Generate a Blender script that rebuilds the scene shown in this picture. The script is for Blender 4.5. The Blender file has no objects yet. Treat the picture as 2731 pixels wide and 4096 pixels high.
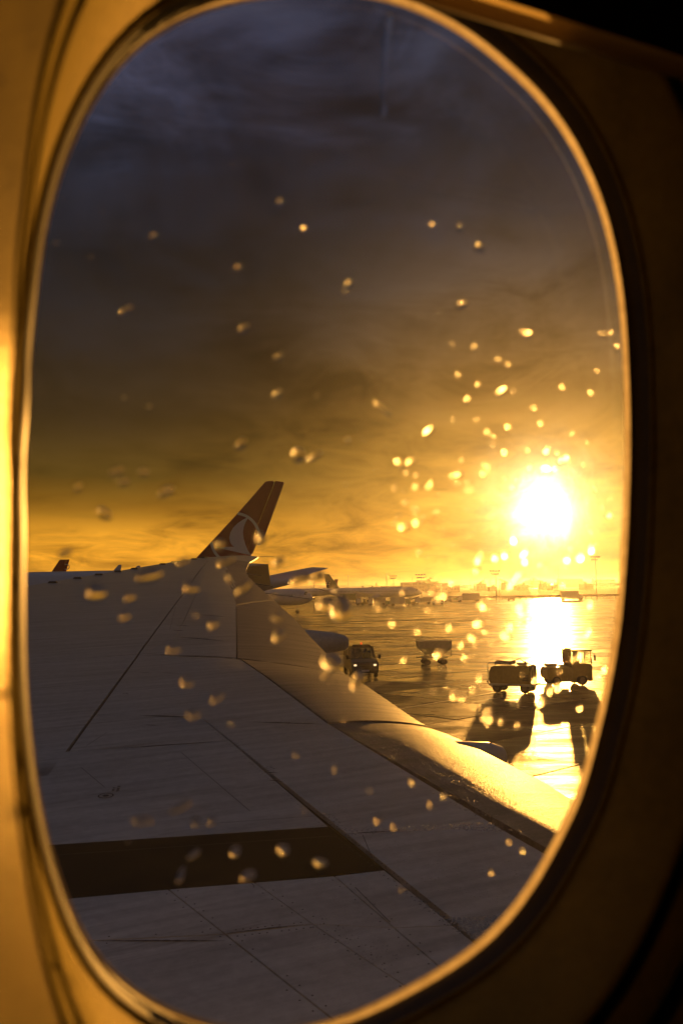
import bpy, bmesh, math, random
from mathutils import Vector, Matrix
random.seed(7)
S = bpy.context.scene
COL = S.collection
R_ = math.radians

# ------------------------------------------------------------------ camera
H = 6.1                      # eye height of a wide-body cabin seat above the apron
FPX = 3641.0
pitch = math.atan((2350 - 2048) / FPX); roll = R_(0.8)
cF = Vector((0, math.cos(pitch), math.sin(pitch)))
cU0 = Vector((0, -math.sin(pitch), math.cos(pitch))); cR0 = Vector((1, 0, 0))
cR = cR0 * math.cos(roll) - cU0 * math.sin(roll)
cU = cU0 * math.cos(roll) + cR0 * math.sin(roll)
EYE = Vector((0, 0, H))
cam_d = bpy.data.cameras.new('camera'); cam = bpy.data.objects.new('camera', cam_d); COL.objects.link(cam)
M = Matrix((cR, cU, -cF)).transposed().to_4x4(); M.translation = EYE
cam.matrix_world = M
cam_d.sensor_fit = 'VERTICAL'; cam_d.sensor_height = 36.0; cam_d.sensor_width = 24.0
cam_d.lens = 36.0 * FPX / 4096
cam_d.clip_start = 0.02; cam_d.clip_end = 40000
cam_d.dof.use_dof = True; cam_d.dof.focus_distance = 45.0; cam_d.dof.aperture_fstop = 10.5
S.camera = cam

def ray(px, py):             # viewing direction of a point of the photograph (2731 x 4096)
    return cR * ((px - 1365.5) / FPX) + cU * ((2048 - py) / FPX) + cF
def ground(px, py, z=0.0):
    r = ray(px, py); s = (z - H) / r.z
    return EYE + r * s
def at_depth(px, py, y):
    r = ray(px, py); return EYE + r * (y / r.y)
def on_ground(px, y, z=0.0):
    p = at_depth(px, 2350, y); return Vector((p.x, p.y, z))

# ------------------------------------------------------------------ light
SUN = ray(2187, 2043).normalized()
sun_el = math.asin(SUN.z); sun_az = math.atan2(SUN.x, SUN.y)
sl = bpy.data.lights.new('sun', 'SUN'); sl.energy = 5.0; sl.angle = R_(0.55); sl.color = (1.0, 0.455, 0.085)
so = bpy.data.objects.new('sun', sl); COL.objects.link(so)
so.rotation_euler = (-SUN).to_track_quat('-Z', 'Y').to_euler(); so.location = (200, 900, 90)

S.view_settings.view_transform = 'Standard'; S.view_settings.look = 'None'
S.view_settings.exposure = 0.0; S.view_settings.gamma = 1.0; S.view_settings.use_curve_mapping = False
S.render.engine = 'CYCLES'
cy = S.cycles
cy.use_denoising = True
try: cy.denoiser = 'OPENIMAGEDENOISE'
except Exception: pass
cy.max_bounces = 7; cy.diffuse_bounces = 4; cy.glossy_bounces = 4; cy.transmission_bounces = 7
cy.transparent_max_bounces = 24; cy.volume_bounces = 0; cy.caustics_refractive = True; cy.caustics_reflective = True
cy.sample_clamp_indirect = 120.0; cy.blur_glossy = 0.3

def srgb(r, g, b, k=1.0):
    f = lambda c: (c / 255 / 12.92 if c / 255 <= 0.04045 else ((c / 255 + 0.055) / 1.055) ** 2.4) * k
    return (f(r), f(g), f(b), 1.0)

class NT:                    # small node-tree helper
    def __init__(self, nt): self.nt = nt; nt.nodes.clear()
    def n(self, typ, **kw):
        nd = self.nt.nodes.new(typ)
        for k, v in kw.items():
            if k.startswith('i_'):
                nd.inputs[k[2:].replace('_', ' ')].default_value = v
            else: setattr(nd, k, v)
        return nd
    def l(self, a, b): self.nt.links.new(a, b)
    def math(self, op, a, b=None, c=None, clamp=False):
        nd = self.nt.nodes.new('ShaderNodeMath'); nd.operation = op; nd.use_clamp = clamp
        for i, v in enumerate((a, b, c)):
            if v is None: continue
            if isinstance(v, (int, float)): nd.inputs[i].default_value = v
            else: self.l(v, nd.inputs[i])
        return nd.outputs[0]
    def vmath(self, op, a, b=None):
        nd = self.nt.nodes.new('ShaderNodeVectorMath'); nd.operation = op
        for i, v in enumerate((a, b)):
            if v is None: continue
            if isinstance(v, (tuple, list, Vector)): nd.inputs[i].default_value = tuple(v)
            elif isinstance(v, (int, float)): nd.inputs['Scale'].default_value = v
            else: self.l(v, nd.inputs['Scale'] if op == 'SCALE' and i == 1 else nd.inputs[i])
        return nd.outputs['Value'] if op in ('DOT_PRODUCT', 'LENGTH') else nd.outputs['Vector']
    def ramp(self, fac, stops, interp='LINEAR'):
        nd = self.nt.nodes.new('ShaderNodeValToRGB'); cr = nd.color_ramp; cr.interpolation = interp
        while len(cr.elements) > 1: cr.elements.remove(cr.elements[-1])
        for i, (p, c) in enumerate(stops):
            e = cr.elements[0] if i == 0 else cr.elements.new(p)
            e.position = p; e.color = c if isinstance(c, tuple) else (c, c, c, 1)
        self.l(fac, nd.inputs['Fac']); return nd.outputs['Color']
    def mix(self, fac, a, b, blend='MIX'):
        nd = self.nt.nodes.new('ShaderNodeMix'); nd.data_type = 'RGBA'; nd.blend_type = blend
        for s, v in ((nd.inputs[0], fac), (nd.inputs[6], a), (nd.inputs[7], b)):
            if isinstance(v, (int, float)): s.default_value = v
            elif isinstance(v, tuple): s.default_value = v
            else: self.l(v, s)
        return nd.outputs[2]
    def noise(self, vec, scale, detail=4, rough=0.55, dist=0.0):
        nd = self.nt.nodes.new('ShaderNodeTexNoise')
        nd.inputs['Scale'].default_value = scale; nd.inputs['Detail'].default_value = detail
        nd.inputs['Roughness'].default_value = rough; nd.inputs['Distortion'].default_value = dist
        if vec is not None: self.l(vec, nd.inputs['Vector'])
        return nd.outputs['Fac']

# sky: the physical sky behind a deck of dusk cloud, broken only by the low band the sun stands in
W = bpy.data.worlds.new('World'); S.world = W; W.use_nodes = True
t = NT(W.node_tree)
tc = t.n('ShaderNodeTexCoord'); D = t.vmath('NORMALIZE', tc.outputs['Generated'])
sep = t.n('ShaderNodeSeparateXYZ'); t.l(D, sep.inputs[0]); zz = sep.outputs['Z']
dotS = t.vmath('DOT_PRODUCT', D, SUN)
ang = t.math('ARCCOSINE', t.math('MINIMUM', dotS, 0.999999))              # angle to the sun, rad
flat = t.n('ShaderNodeCombineXYZ'); t.l(sep.outputs['X'], flat.inputs[0]); t.l(sep.outputs['Y'], flat.inputs[1])
fl = t.vmath('NORMALIZE', flat.outputs[0]); az = t.math('ARCCOSINE', t.math('MINIMUM', t.vmath('DOT_PRODUCT', fl, Vector((SUN.x, SUN.y, 0)).normalized()), 0.999999))
zc = t.math('ADD', t.math('MAXIMUM', zz, 0.0), 0.16)
plane = t.vmath('SCALE', D, t.math('DIVIDE', 1.0, zc))                     # position on the cloud deck
mp = t.n('ShaderNodeMapping'); mp.inputs['Scale'].default_value = (1.0, 0.75, 0.0); mp.inputs['Rotation'].default_value = (0, 0, R_(35)); t.l(plane, mp.inputs[0])
n1 = t.noise(mp.outputs[0], 0.9, 6, 0.55, 0.5); n2 = t.noise(mp.outputs[0], 3.2, 6, 0.62, 0.8)
mp3 = t.n('ShaderNodeMapping'); mp3.inputs['Rotation'].default_value = (0, R_(-14), 0); mp3.inputs['Scale'].default_value = (3.2, 3.2, 13.0); t.l(D, mp3.inputs[0])
n3 = t.noise(mp3.outputs[0], 1.1, 7, 0.6, 0.9)
nn = t.math('ADD', t.math('MULTIPLY', t.math('SUBTRACT', n3, 0.5), 0.6), t.math('ADD', t.math('MULTIPLY', t.math('SUBTRACT', n1, 0.5), 1.0), t.math('MULTIPLY', t.math('SUBTRACT', n2, 0.5), 0.9)))
zw = t.math('ADD', zz, t.math('MULTIPLY', nn, t.math('MULTIPLY_ADD', zz, 0.30, 0.022)))
zw = t.math('ADD', zw, t.math('MULTIPLY', t.math('SINE', t.math('MULTIPLY', az, 2.0)), 0.0))
far = t.ramp(zw, [(0.0, srgb(224, 152, 46)), (0.04, srgb(228, 154, 40)), (0.068, srgb(205, 140, 36)), (0.092, srgb(132, 90, 20)),
                  (0.125, srgb(80, 58, 14)), (0.19, srgb(50, 36, 16)), (0.27, srgb(32, 26, 23)), (0.34, srgb(20, 22, 28)),
                  (0.44, srgb(22, 28, 42)), (0.53, srgb(54, 57, 78)), (0.7, srgb(57, 60, 71)), (1.0, srgb(58, 62, 72))])
near = t.ramp(zw, [(0.0, srgb(204, 132, 44)), (0.05, srgb(226, 156, 60)), (0.10, srgb(234, 170, 66)), (0.15, srgb(196, 142, 54)),
                   (0.20, srgb(146, 106, 46)), (0.26, srgb(116, 88, 54)), (0.32, srgb(90, 74, 60)), (0.38, srgb(58, 52, 52)),
                   (0.45, srgb(38, 39, 47)), (0.53, srgb(50, 54, 70)), (0.7, srgb(57, 60, 71)), (1.0, srgb(58, 62, 72))])
back = t.ramp(zw, [(0.0, srgb(112, 88, 68)), (0.1, srgb(76, 64, 62)), (0.3, srgb(48, 45, 50)), (0.53, srgb(53, 54, 63)), (1.0, srgb(58, 62, 72))])
wn = t.math('EXPONENT', t.math('MULTIPLY', t.math('POWER', t.math('DIVIDE', az, 0.21), 2.0), -1.0))
wb = t.math('SMOOTH_MIN', 1.0, t.math('MAXIMUM', t.math('MULTIPLY', t.math('SUBTRACT', az, 0.7), 0.8), 0.0), 0.1, clamp=True)
cloud = t.mix(wb, t.mix(wn, far, near), back)
lum = t.math('MINIMUM', t.math('MULTIPLY_ADD', nn, 2.3, 0.97), 1.7)
lum = t.math('MAXIMUM', lum, 0.45)
cloud = t.mix(1.0, cloud, t.n('ShaderNodeCombineColor').outputs[0], 'MIX') if False else cloud
lc = t.n('ShaderNodeCombineColor')
for i in range(3): t.l(lum, lc.inputs[i])
cloud = t.mix(1.0, cloud, lc.outputs[0], 'MULTIPLY')
# aureole of sunlight scattered by thin cloud round the sun
def gauss(a, s): return t.math('EXPONENT', t.math('MULTIPLY', t.math('POWER', t.math('DIVIDE', a, s), 2.0), -1.0))
rag = t.math('MULTIPLY_ADD', t.math('SUBTRACT', t.noise(D, 14.0, 5, 0.65, 0.6), 0.5), R_(3.2), ang)
g1 = t.math('ADD', t.math('MULTIPLY', gauss(rag, R_(1.35)), 9.0), t.math('MULTIPLY', gauss(rag, R_(2.9)), 0.9))
g2 = t.math('MULTIPLY', t.math('EXPONENT', t.math('DIVIDE', ang, -R_(3.6))), 0.5)
glow = t.n('ShaderNodeCombineColor')
t.l(t.math('ADD', g1, g2), glow.inputs[0])
t.l(t.math('ADD', t.math('MULTIPLY', g1, 0.86), t.math('MULTIPLY', g2, 0.50)), glow.inputs[1])
t.l(t.math('ADD', t.math('MULTIPLY', g1, 0.5), t.math('MULTIPLY', g2, 0.14)), glow.inputs[2])
bg1 = t.n('ShaderNodeBackground'); t.l(t.mix(1.0, cloud, glow.outputs[0], 'ADD'), bg1.inputs['Color']); bg1.inputs['Strength'].default_value = 1.0
sky = t.n('ShaderNodeTexSky'); sky.sky_type = 'NISHITA'; sky.sun_disc = False; sky.sun_elevation = sun_el; sky.sun_rotation = sun_az
sky.air_density = 1.2; sky.dust_density = 2.0
thin = t.mix(1.0, sky.outputs[0], t.ramp(n1, [(0.35, 0.008), (0.75, 0.04)]), 'MULTIPLY')   # what the deck lets through
bg2 = t.n('ShaderNodeBackground'); t.l(thin, bg2.inputs['Color']); bg2.inputs['Strength'].default_value = 0.06
add = t.n('ShaderNodeAddShader'); t.l(bg1.outputs[0], add.inputs[0]); t.l(bg2.outputs[0], add.inputs[1])
out = t.n('ShaderNodeOutputWorld'); t.l(add.outputs[0], out.inputs['Surface'])

# ------------------------------------------------------------------ helpers
def prop(o, label=None, cat=None, group=None, kind=None):
    if label: o['label'] = label
    if cat: o['category'] = cat
    if group: o['group'] = group
    if kind: o['kind'] = kind
    return o
def empty(name, loc=(0, 0, 0), rz=0.0, label=None, cat=None, group=None):
    o = bpy.data.objects.new(name, None); COL.objects.link(o)
    o.location = loc; o.rotation_euler = (0, 0, rz); o.empty_display_size = 0.3
    return prop(o, label, cat, group)
class MB:
    def __init__(self): self.v = []; self.f = []
    def add(self, vs, fs):
        b = len(self.v); self.v += [Vector(p) for p in vs]; self.f += [tuple(i + b for i in q) for q in fs]; return self
    def box(self, c, s, rz=0.0, taper=(1, 1), shift=(0, 0)):
        x, y, z = s[0] / 2, s[1] / 2, s[2] / 2; m = Matrix.Rotation(rz, 3, 'Z'); vs = []
        for k, dz in ((0, -z), (1, z)):
            tx, ty = (taper if k else (1, 1)); sx, sy = (shift if k else (0, 0))
            for dx, dy in ((-x, -y), (x, -y), (x, y), (-x, y)):
                vs.append(m @ Vector((dx * tx + sx, dy * ty + sy, dz)) + Vector(c))
        return self.add(vs, [(3, 2, 1, 0), (4, 5, 6, 7), (0, 1, 5, 4), (1, 2, 6, 5), (2, 3, 7, 6), (3, 0, 4, 7)])
    def prism(self, pts, a, b):           # pts: ring of 3-D points swept from +a to +b (vectors)
        n = len(pts); P = [Vector(p) for p in pts]
        self.add([p + Vector(a) for p in P] + [p + Vector(b) for p in P],
                 [tuple(range(n - 1, -1, -1)), tuple(range(n, 2 * n))] + [(i, (i + 1) % n, n + (i + 1) % n, n + i) for i in range(n)])
        return self
    def rings(self, rings, cap=True, closed=True):
        n = len(rings[0]); vs = [p for r in rings for p in r]; fs = []
        for k in range(len(rings) - 1):
            for i in range(n if closed else n - 1):
                j = (i + 1) % n; fs.append((k * n + i, k * n + j, (k + 1) * n + j, (k + 1) * n + i))
        if cap and closed: fs += [tuple(range(n - 1, -1, -1)), tuple(range((len(rings) - 1) * n, len(rings) * n))]
        return self.add(vs, fs)
    def tube(self, pts, r, n=8):
        pts = [Vector(p) for p in pts]; rr = []
        for i, p in enumerate(pts):
            d = (pts[min(i + 1, len(pts) - 1)] - pts[max(i - 1, 0)]).normalized()
            a = d.cross(Vector((0, 0, 1))); a = d.cross(Vector((0, 1, 0))) if a.length < 1e-3 else a
            a.normalize(); b = d.cross(a); q = r[i] if isinstance(r, (list, tuple)) else r
            rr.append([p + (a * math.cos(2 * math.pi * k / n) + b * math.sin(2 * math.pi * k / n)) * q for k in range(n)])
        return self.rings(rr)
    def cyl(self, c, axis, r, L, n=20, r2=None):
        a = Vector(axis).normalized(); c = Vector(c); return self.tube([c - a * L / 2, c + a * L / 2], [r, r if r2 is None else r2], n)
    def build(self, name, m, parent=None, world=False, smooth=False, bevel=0.0, seg=2, auto=True):
        off = parent.matrix_basis.translation if (world and parent) else Vector((0, 0, 0))
        pp = parent.parent if parent else None
        while world and pp: off = off + pp.matrix_basis.translation; pp = pp.parent
        me = bpy.data.meshes.new(name); me.from_pydata([p - off for p in self.v], [], self.f)
        bm = bmesh.new(); bm.from_mesh(me); bmesh.ops.recalc_face_normals(bm, faces=bm.faces)
        if bevel > 0:
            es = [e for e in bm.edges if len(e.link_faces) == 2 and e.calc_face_angle(0) > R_(35)]
            bmesh.ops.bevel(bm, geom=es, offset=bevel, segments=seg, affect='EDGES', clamp_overlap=True)
        for fc in bm.faces: fc.smooth = smooth
        if smooth and auto:
            for e in bm.edges:
                if len(e.link_faces) == 2 and e.calc_face_angle(0) > R_(40): e.smooth = False
        bm.to_mesh(me); bm.free()
        if m: me.materials.append(m)
        o = bpy.data.objects.new(name, me); COL.objects.link(o)
        if parent: o.parent = parent
        return o
def copy_tree(o, parent=None):
    c = o.copy(); COL.objects.link(c)
    if parent: c.parent = parent
    for ch in list(o.children): copy_tree(ch, c)
    return c

# ------------------------------------------------------------------ materials
def mat(name, col, rough=0.5, metal=0.0, var=0.15, scale=6.0, bump=0.0, bscale=40.0, coat=0.0, spec=0.5, emit=None, es=0.0, rvar=0.0):
    m = bpy.data.materials.new(name); m.use_nodes = True; t = NT(m.node_tree)
    b = t.n('ShaderNodeBsdfPrincipled'); o = t.n('ShaderNodeOutputMaterial'); t.l(b.outputs[0], o.inputs[0])
    tc = t.n('ShaderNodeTexCoord'); f = t.noise(tc.outputs['Object'], scale, 5, 0.6)
    c = tuple(col) + (1.0,) if len(col) == 3 else col
    dk = tuple(x * (1 - var) for x in c[:3]) + (1,); lt = tuple(min(1, x * (1 + var)) for x in c[:3]) + (1,)
    t.l(t.ramp(f, [(0.3, dk), (0.7, lt)]), b.inputs['Base Color'])
    b.inputs['Metallic'].default_value = metal; b.inputs['Specular IOR Level'].default_value = spec
    if rvar:
        t.l(t.math('MULTIPLY_ADD', f, rvar, rough - rvar / 2), b.inputs['Roughness'])
    else: b.inputs['Roughness'].default_value = rough
    if coat: b.inputs['Coat Weight'].default_value = coat; b.inputs['Coat Roughness'].default_value = 0.08
    if bump:
        bn = t.n('ShaderNodeBump'); bn.inputs['Strength'].default_value = bump; bn.inputs['Distance'].default_value = 0.01
        t.l(t.noise(tc.outputs['Object'], bscale, 4, 0.6), bn.inputs['Height']); t.l(bn.outputs[0], b.inputs['Normal'])
    if emit: b.inputs['Emission Color'].default_value = tuple(emit) + (1,); b.inputs['Emission Strength'].default_value = es
    return m
M_ = {}
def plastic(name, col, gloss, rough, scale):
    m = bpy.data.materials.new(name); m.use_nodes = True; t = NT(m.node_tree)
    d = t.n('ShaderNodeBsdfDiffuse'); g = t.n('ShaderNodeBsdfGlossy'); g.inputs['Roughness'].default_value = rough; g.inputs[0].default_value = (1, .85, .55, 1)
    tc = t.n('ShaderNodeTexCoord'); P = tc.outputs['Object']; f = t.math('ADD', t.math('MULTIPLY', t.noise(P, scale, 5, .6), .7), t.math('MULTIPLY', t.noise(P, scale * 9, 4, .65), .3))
    t.l(t.ramp(f, [(.34, tuple(c * .62 for c in col) + (1,)), (.64, tuple(c * 1.2 for c in col) + (1,))]), d.inputs[0])       # mottled tone painted for the blurred shadows of drops and dirt
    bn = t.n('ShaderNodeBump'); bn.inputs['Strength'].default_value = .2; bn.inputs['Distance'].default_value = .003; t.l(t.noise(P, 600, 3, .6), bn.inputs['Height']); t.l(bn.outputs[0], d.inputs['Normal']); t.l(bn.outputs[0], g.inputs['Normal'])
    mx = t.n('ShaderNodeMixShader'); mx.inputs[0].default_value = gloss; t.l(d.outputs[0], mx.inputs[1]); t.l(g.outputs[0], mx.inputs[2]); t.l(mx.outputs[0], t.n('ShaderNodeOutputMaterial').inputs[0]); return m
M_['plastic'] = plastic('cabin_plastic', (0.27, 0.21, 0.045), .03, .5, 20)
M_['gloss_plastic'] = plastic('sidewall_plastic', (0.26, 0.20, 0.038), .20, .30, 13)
M_['seal'] = mat('window_seal_rubber', (0.05, 0.04, 0.028), 0.4, var=0.2, scale=60)
M_['groove'] = mat('panel_gap', (0.05, 0.036, 0.016), 0.7)
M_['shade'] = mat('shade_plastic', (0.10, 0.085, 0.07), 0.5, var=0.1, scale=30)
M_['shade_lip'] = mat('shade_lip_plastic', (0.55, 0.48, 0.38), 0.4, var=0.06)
M_['dark'] = mat('cabin_dark', (0.03, 0.028, 0.026), 0.9)
M_['rubber'] = mat('tyre_rubber', (0.025, 0.024, 0.023), 0.75, var=0.2)
M_['steel'] = mat('painted_steel_grey', (0.28, 0.28, 0.27), 0.4, metal=0.3)
M_['rim'] = mat('wheel_rim', (0.10, 0.095, 0.09), 0.5, metal=0.3)
M_['white'] = mat('aircraft_white', (0.70, 0.70, 0.72), 0.28, var=0.05, scale=1.5, coat=0.3)
M_['red'] = mat('aircraft_red', (0.22, 0.014, 0.016), 0.3, var=0.08, scale=1.5, coat=0.3)
M_['black'] = mat('aircraft_black', (0.02, 0.02, 0.022), 0.35, var=0.1)
M_['emblem'] = mat('emblem_white', (0.74, 0.74, 0.74), 0.35, var=0.03)
M_['blue'] = mat('aircraft_navy', (0.02, 0.035, 0.12), 0.3, var=0.08, coat=0.3)
M_['alu'] = mat('bare_metal', (0.62, 0.62, 0.62), 0.25, metal=0.9, var=0.06)
M_['yellow'] = mat('apron_yellow', (0.20, 0.15, 0.04), 0.4, var=0.15, coat=0.2)
M_['van'] = mat('van_paint', (0.04, 0.032, 0.014), 0.3, var=0.08, coat=0.5)
M_['silver'] = mat('silver_paint', (0.42, 0.42, 0.43), 0.3, metal=0.4, var=0.06, coat=0.4)
M_['green'] = mat('apron_green', (0.05, 0.12, 0.07), 0.45)
M_['skin'] = mat('skin', (0.42, 0.27, 0.19), 0.55)
M_['cloth'] = mat('work_cloth', (0.05, 0.055, 0.07), 0.85)
M_['vest'] = mat('hi_vis_cloth', (0.50, 0.42, 0.05), 0.8)
M_['hair'] = mat('hair', (0.03, 0.022, 0.018), 0.6)
M_['lamp'] = mat('headlamp', (0.8, 0.8, 0.8), 0.2, emit=(1.0, 0.72, 0.42), es=1.2)
M_['beacon'] = mat('beacon_lens', (0.7, 0.10, 0.02), 0.25, emit=(1.0, 0.14, 0.03), es=0.9)
M_['concrete_wall'] = mat('building_wall', (0.13, 0.12, 0.11), 0.8, scale=0.4)
M_['winglass'] = mat('building_glass', (0.03, 0.035, 0.04), 0.5, var=0.1)
M_['roof'] = mat('building_roof', (0.16, 0.15, 0.14), 0.7)
M_['bark'] = mat('bark', (0.10, 0.07, 0.05), 0.9)
M_['leaf'] = mat('leaf', (0.05, 0.075, 0.025), 0.6, var=0.4, scale=2)
M_['print'] = mat('wing_print', (0.075, 0.068, 0.07), 0.5)
M_['mast'] = mat('mast_steel', (0.22, 0.22, 0.22), 0.5, metal=0.4)
M_['hivis'] = M_['vest']

def glass_mat(name, tint=(1, 1, 1), dirt=0.0, gloss=0.06, rough=0.0):
    m = bpy.data.materials.new(name); m.use_nodes = True; t = NT(m.node_tree)
    tr = t.n('ShaderNodeBsdfTransparent'); tr.inputs[0].default_value = tuple(tint) + (1,)
    gl = t.n('ShaderNodeBsdfGlossy'); gl.inputs['Roughness'].default_value = rough
    fr = t.n('ShaderNodeFresnel'); fr.inputs['IOR'].default_value = 1.45
    mx = t.n('ShaderNodeMixShader'); t.l(t.math('MULTIPLY', fr.outputs[0], gloss / 0.05), mx.inputs[0]) ; t.l(tr.outputs[0], mx.inputs[1]); t.l(gl.outputs[0], mx.inputs[2])
    last = mx
    if dirt:
        tl = t.n('ShaderNodeBsdfTranslucent'); tl.inputs[0].default_value = (0.8, 0.78, 0.74, 1)
        tc = t.n('ShaderNodeTexCoord'); mpn = t.n('ShaderNodeMapping'); mpn.inputs['Rotation'].default_value = (0, R_(30), 0); mpn.inputs['Scale'].default_value = (1, 1, 2.6); t.l(tc.outputs['Object'], mpn.inputs[0])
        a = t.noise(mpn.outputs[0], 16, 6, 0.65, 0.6); b2 = t.noise(mpn.outputs[0], 60, 4, 0.6)
        fac = t.math('MULTIPLY', t.math('ADD', t.math('MULTIPLY', a, 0.75), t.math('MULTIPLY', b2, 0.25)), dirt * 2)
        fac = t.math('MULTIPLY', t.math('POWER', fac, 1.6), dirt ** -0.6, clamp=True)
        m2 = t.n('ShaderNodeMixShader'); t.l(fac, m2.inputs[0]); t.l(mx.outputs[0], m2.inputs[1]); t.l(tl.outputs[0], m2.inputs[2]); last = m2
    o = t.n('ShaderNodeOutputMaterial'); t.l(last.outputs[0], o.inputs[0]); return m
M_['pane'] = glass_mat('window_acrylic', (0.985, 0.98, 0.97), dirt=0.0035, gloss=0.007)
t = NT.__new__(NT); t.nt = M_['pane'].node_tree          # hazed, rain-filmed acrylic scatters a little light forward
vs_n = t.n('ShaderNodeVolumeScatter'); vs_n.inputs['Density'].default_value = 0.85; vs_n.inputs['Anisotropy'].default_value = 0.875; vs_n.inputs['Color'].default_value = (.95, .94, .9, 1)
for nd in t.nt.nodes:
    if nd.type == 'OUTPUT_MATERIAL': t.l(vs_n.outputs[0], nd.inputs['Volume'])
M_['glass'] = glass_mat('vehicle_glass', (0.55, 0.58, 0.55), gloss=0.06, rough=0.02)
m = bpy.data.materials.new('rain_water'); m.use_nodes = True; t = NT(m.node_tree)
g = t.n('ShaderNodeBsdfGlass'); g.inputs['IOR'].default_value = 1.33; g.inputs['Roughness'].default_value = 0.065
o = t.n('ShaderNodeOutputMaterial'); t.l(g.outputs[0], o.inputs[0]); M_['water'] = m
m = m.copy(); m.name = 'rain_film'; M_['film'] = m
for nd in m.node_tree.nodes:
    if nd.type == 'BSDF_GLASS': nd.inputs['Roughness'].default_value = 0.16
# worn acrylic edge: light passes through it
m = bpy.data.materials.new('acrylic_edge'); m.use_nodes = True; t = NT(m.node_tree)
tl = t.n('ShaderNodeBsdfTranslucent'); gl = t.n('ShaderNodeBsdfDiffuse')
tc = t.n('ShaderNodeTexCoord'); f = t.noise(tc.outputs['Object'], 180, 4, 0.7)
col = t.ramp(f, [(0.25, (0.55, 0.47, 0.36, 1)), (0.75, (0.9, 0.82, 0.68, 1))])
t.l(col, tl.inputs[0]); t.l(col, gl.inputs[0])
mx = t.n('ShaderNodeMixShader'); mx.inputs[0].default_value = 0.25; t.l(tl.outputs[0], mx.inputs[1]); t.l(gl.outputs[0], mx.inputs[2])
o = t.n('ShaderNodeOutputMaterial'); t.l(mx.outputs[0], o.inputs[0]); M_['edge'] = m

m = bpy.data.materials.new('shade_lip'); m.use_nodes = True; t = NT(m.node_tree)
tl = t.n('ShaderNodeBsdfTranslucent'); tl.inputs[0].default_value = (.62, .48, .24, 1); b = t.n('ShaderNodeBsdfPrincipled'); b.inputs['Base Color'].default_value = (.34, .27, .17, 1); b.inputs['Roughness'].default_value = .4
mx = t.n('ShaderNodeMixShader'); mx.inputs[0].default_value = .2; t.l(tl.outputs[0], mx.inputs[1]); t.l(b.outputs[0], mx.inputs[2]); t.l(mx.outputs[0], t.n('ShaderNodeOutputMaterial').inputs[0]); M_['lip'] = m  # made translucent so the lip glows, standing in for sun bounced off wet ground
# wing skin paint: matt grey, faint streaks along the airflow, wetter towards the flaps
def wing_mat(name, base, rough, streak=0.35, wet=0.0, bump=0.02, coat=0.35, spec=0.5, fsc=14):
    m = bpy.data.materials.new(name); m.use_nodes = True; t = NT(m.node_tree)
    b = t.n('ShaderNodeBsdfPrincipled'); o = t.n('ShaderNodeOutputMaterial'); t.l(b.outputs[0], o.inputs[0]); b.inputs['Specular IOR Level'].default_value = spec
    geo = t.n('ShaderNodeNewGeometry'); mp = t.n('ShaderNodeMapping'); mp.vector_type = 'POINT'
    mp.inputs['Rotation'].default_value = (0, 0, -R_(25)); mp.inputs['Scale'].default_value = (1, 1, 1); t.l(geo.outputs['Position'], mp.inputs[0])
    mp2 = t.n('ShaderNodeMapping'); mp2.inputs['Scale'].default_value = (0.55, 7.0, 1.0); t.l(mp.outputs[0], mp2.inputs[0])
    a = t.noise(geo.outputs['Position'], 0.9, 6, 0.6); s = t.noise(mp2.outputs[0], 1.4, 5, 0.6); fine = t.noise(geo.outputs['Position'], fsc, 5, 0.7)
    k = t.math('ADD', t.math('MULTIPLY', a, 0.18), t.math('ADD', t.math('MULTIPLY', s, 0.5), t.math('MULTIPLY', fine, 0.32)))
    dk = tuple(x * (1 - streak) for x in base) + (1,); lt = tuple(x * (1 + streak * 0.6) for x in base) + (1,)
    grime = t.ramp(t.noise(mp2.outputs[0], 0.8, 6, 0.65), [(0.60, (1, 1, 1, 1)), (0.72, (0.55, 0.5, 0.46, 1))])
    t.l(t.mix(1.0, t.ramp(k, [(0.36, dk), (0.62, lt)]), grime, 'MULTIPLY'), b.inputs['Base Color'])
    t.l(t.math('MULTIPLY_ADD', k, 0.25, rough - 0.12), b.inputs['Roughness'])
    if coat: b.inputs['Coat Weight'].default_value = max(wet, coat); b.inputs['Coat Roughness'].default_value = 0.07; b.inputs['Coat IOR'].default_value = 1.33
    bn = t.n('ShaderNodeBump'); bn.inputs['Strength'].default_value = bump; bn.inputs['Distance'].default_value = 0.02
    t.l(t.math('ADD', fine, t.math('MULTIPLY', a, 0.6)), bn.inputs['Height']); t.l(bn.outputs[0], b.inputs['Normal'])
    return m
M_['wing'] = wing_mat('wing_paint', (0.57, 0.57, 0.57), 0.33, 0.34)
M_['wing_aft'] = wing_mat('flap_paint', (0.21, 0.20, 0.20), 0.44, 0.55, bump=0.34, coat=0.0, spec=0.14, fsc=45)
M_['band'] = wing_mat('walkway_paint', (0.010, 0.009, 0.009), 0.65, 0.6, coat=0, spec=0.18)
M_['joint'] = mat('joint_sealant', (0.04, 0.035, 0.03), 0.45)

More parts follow.
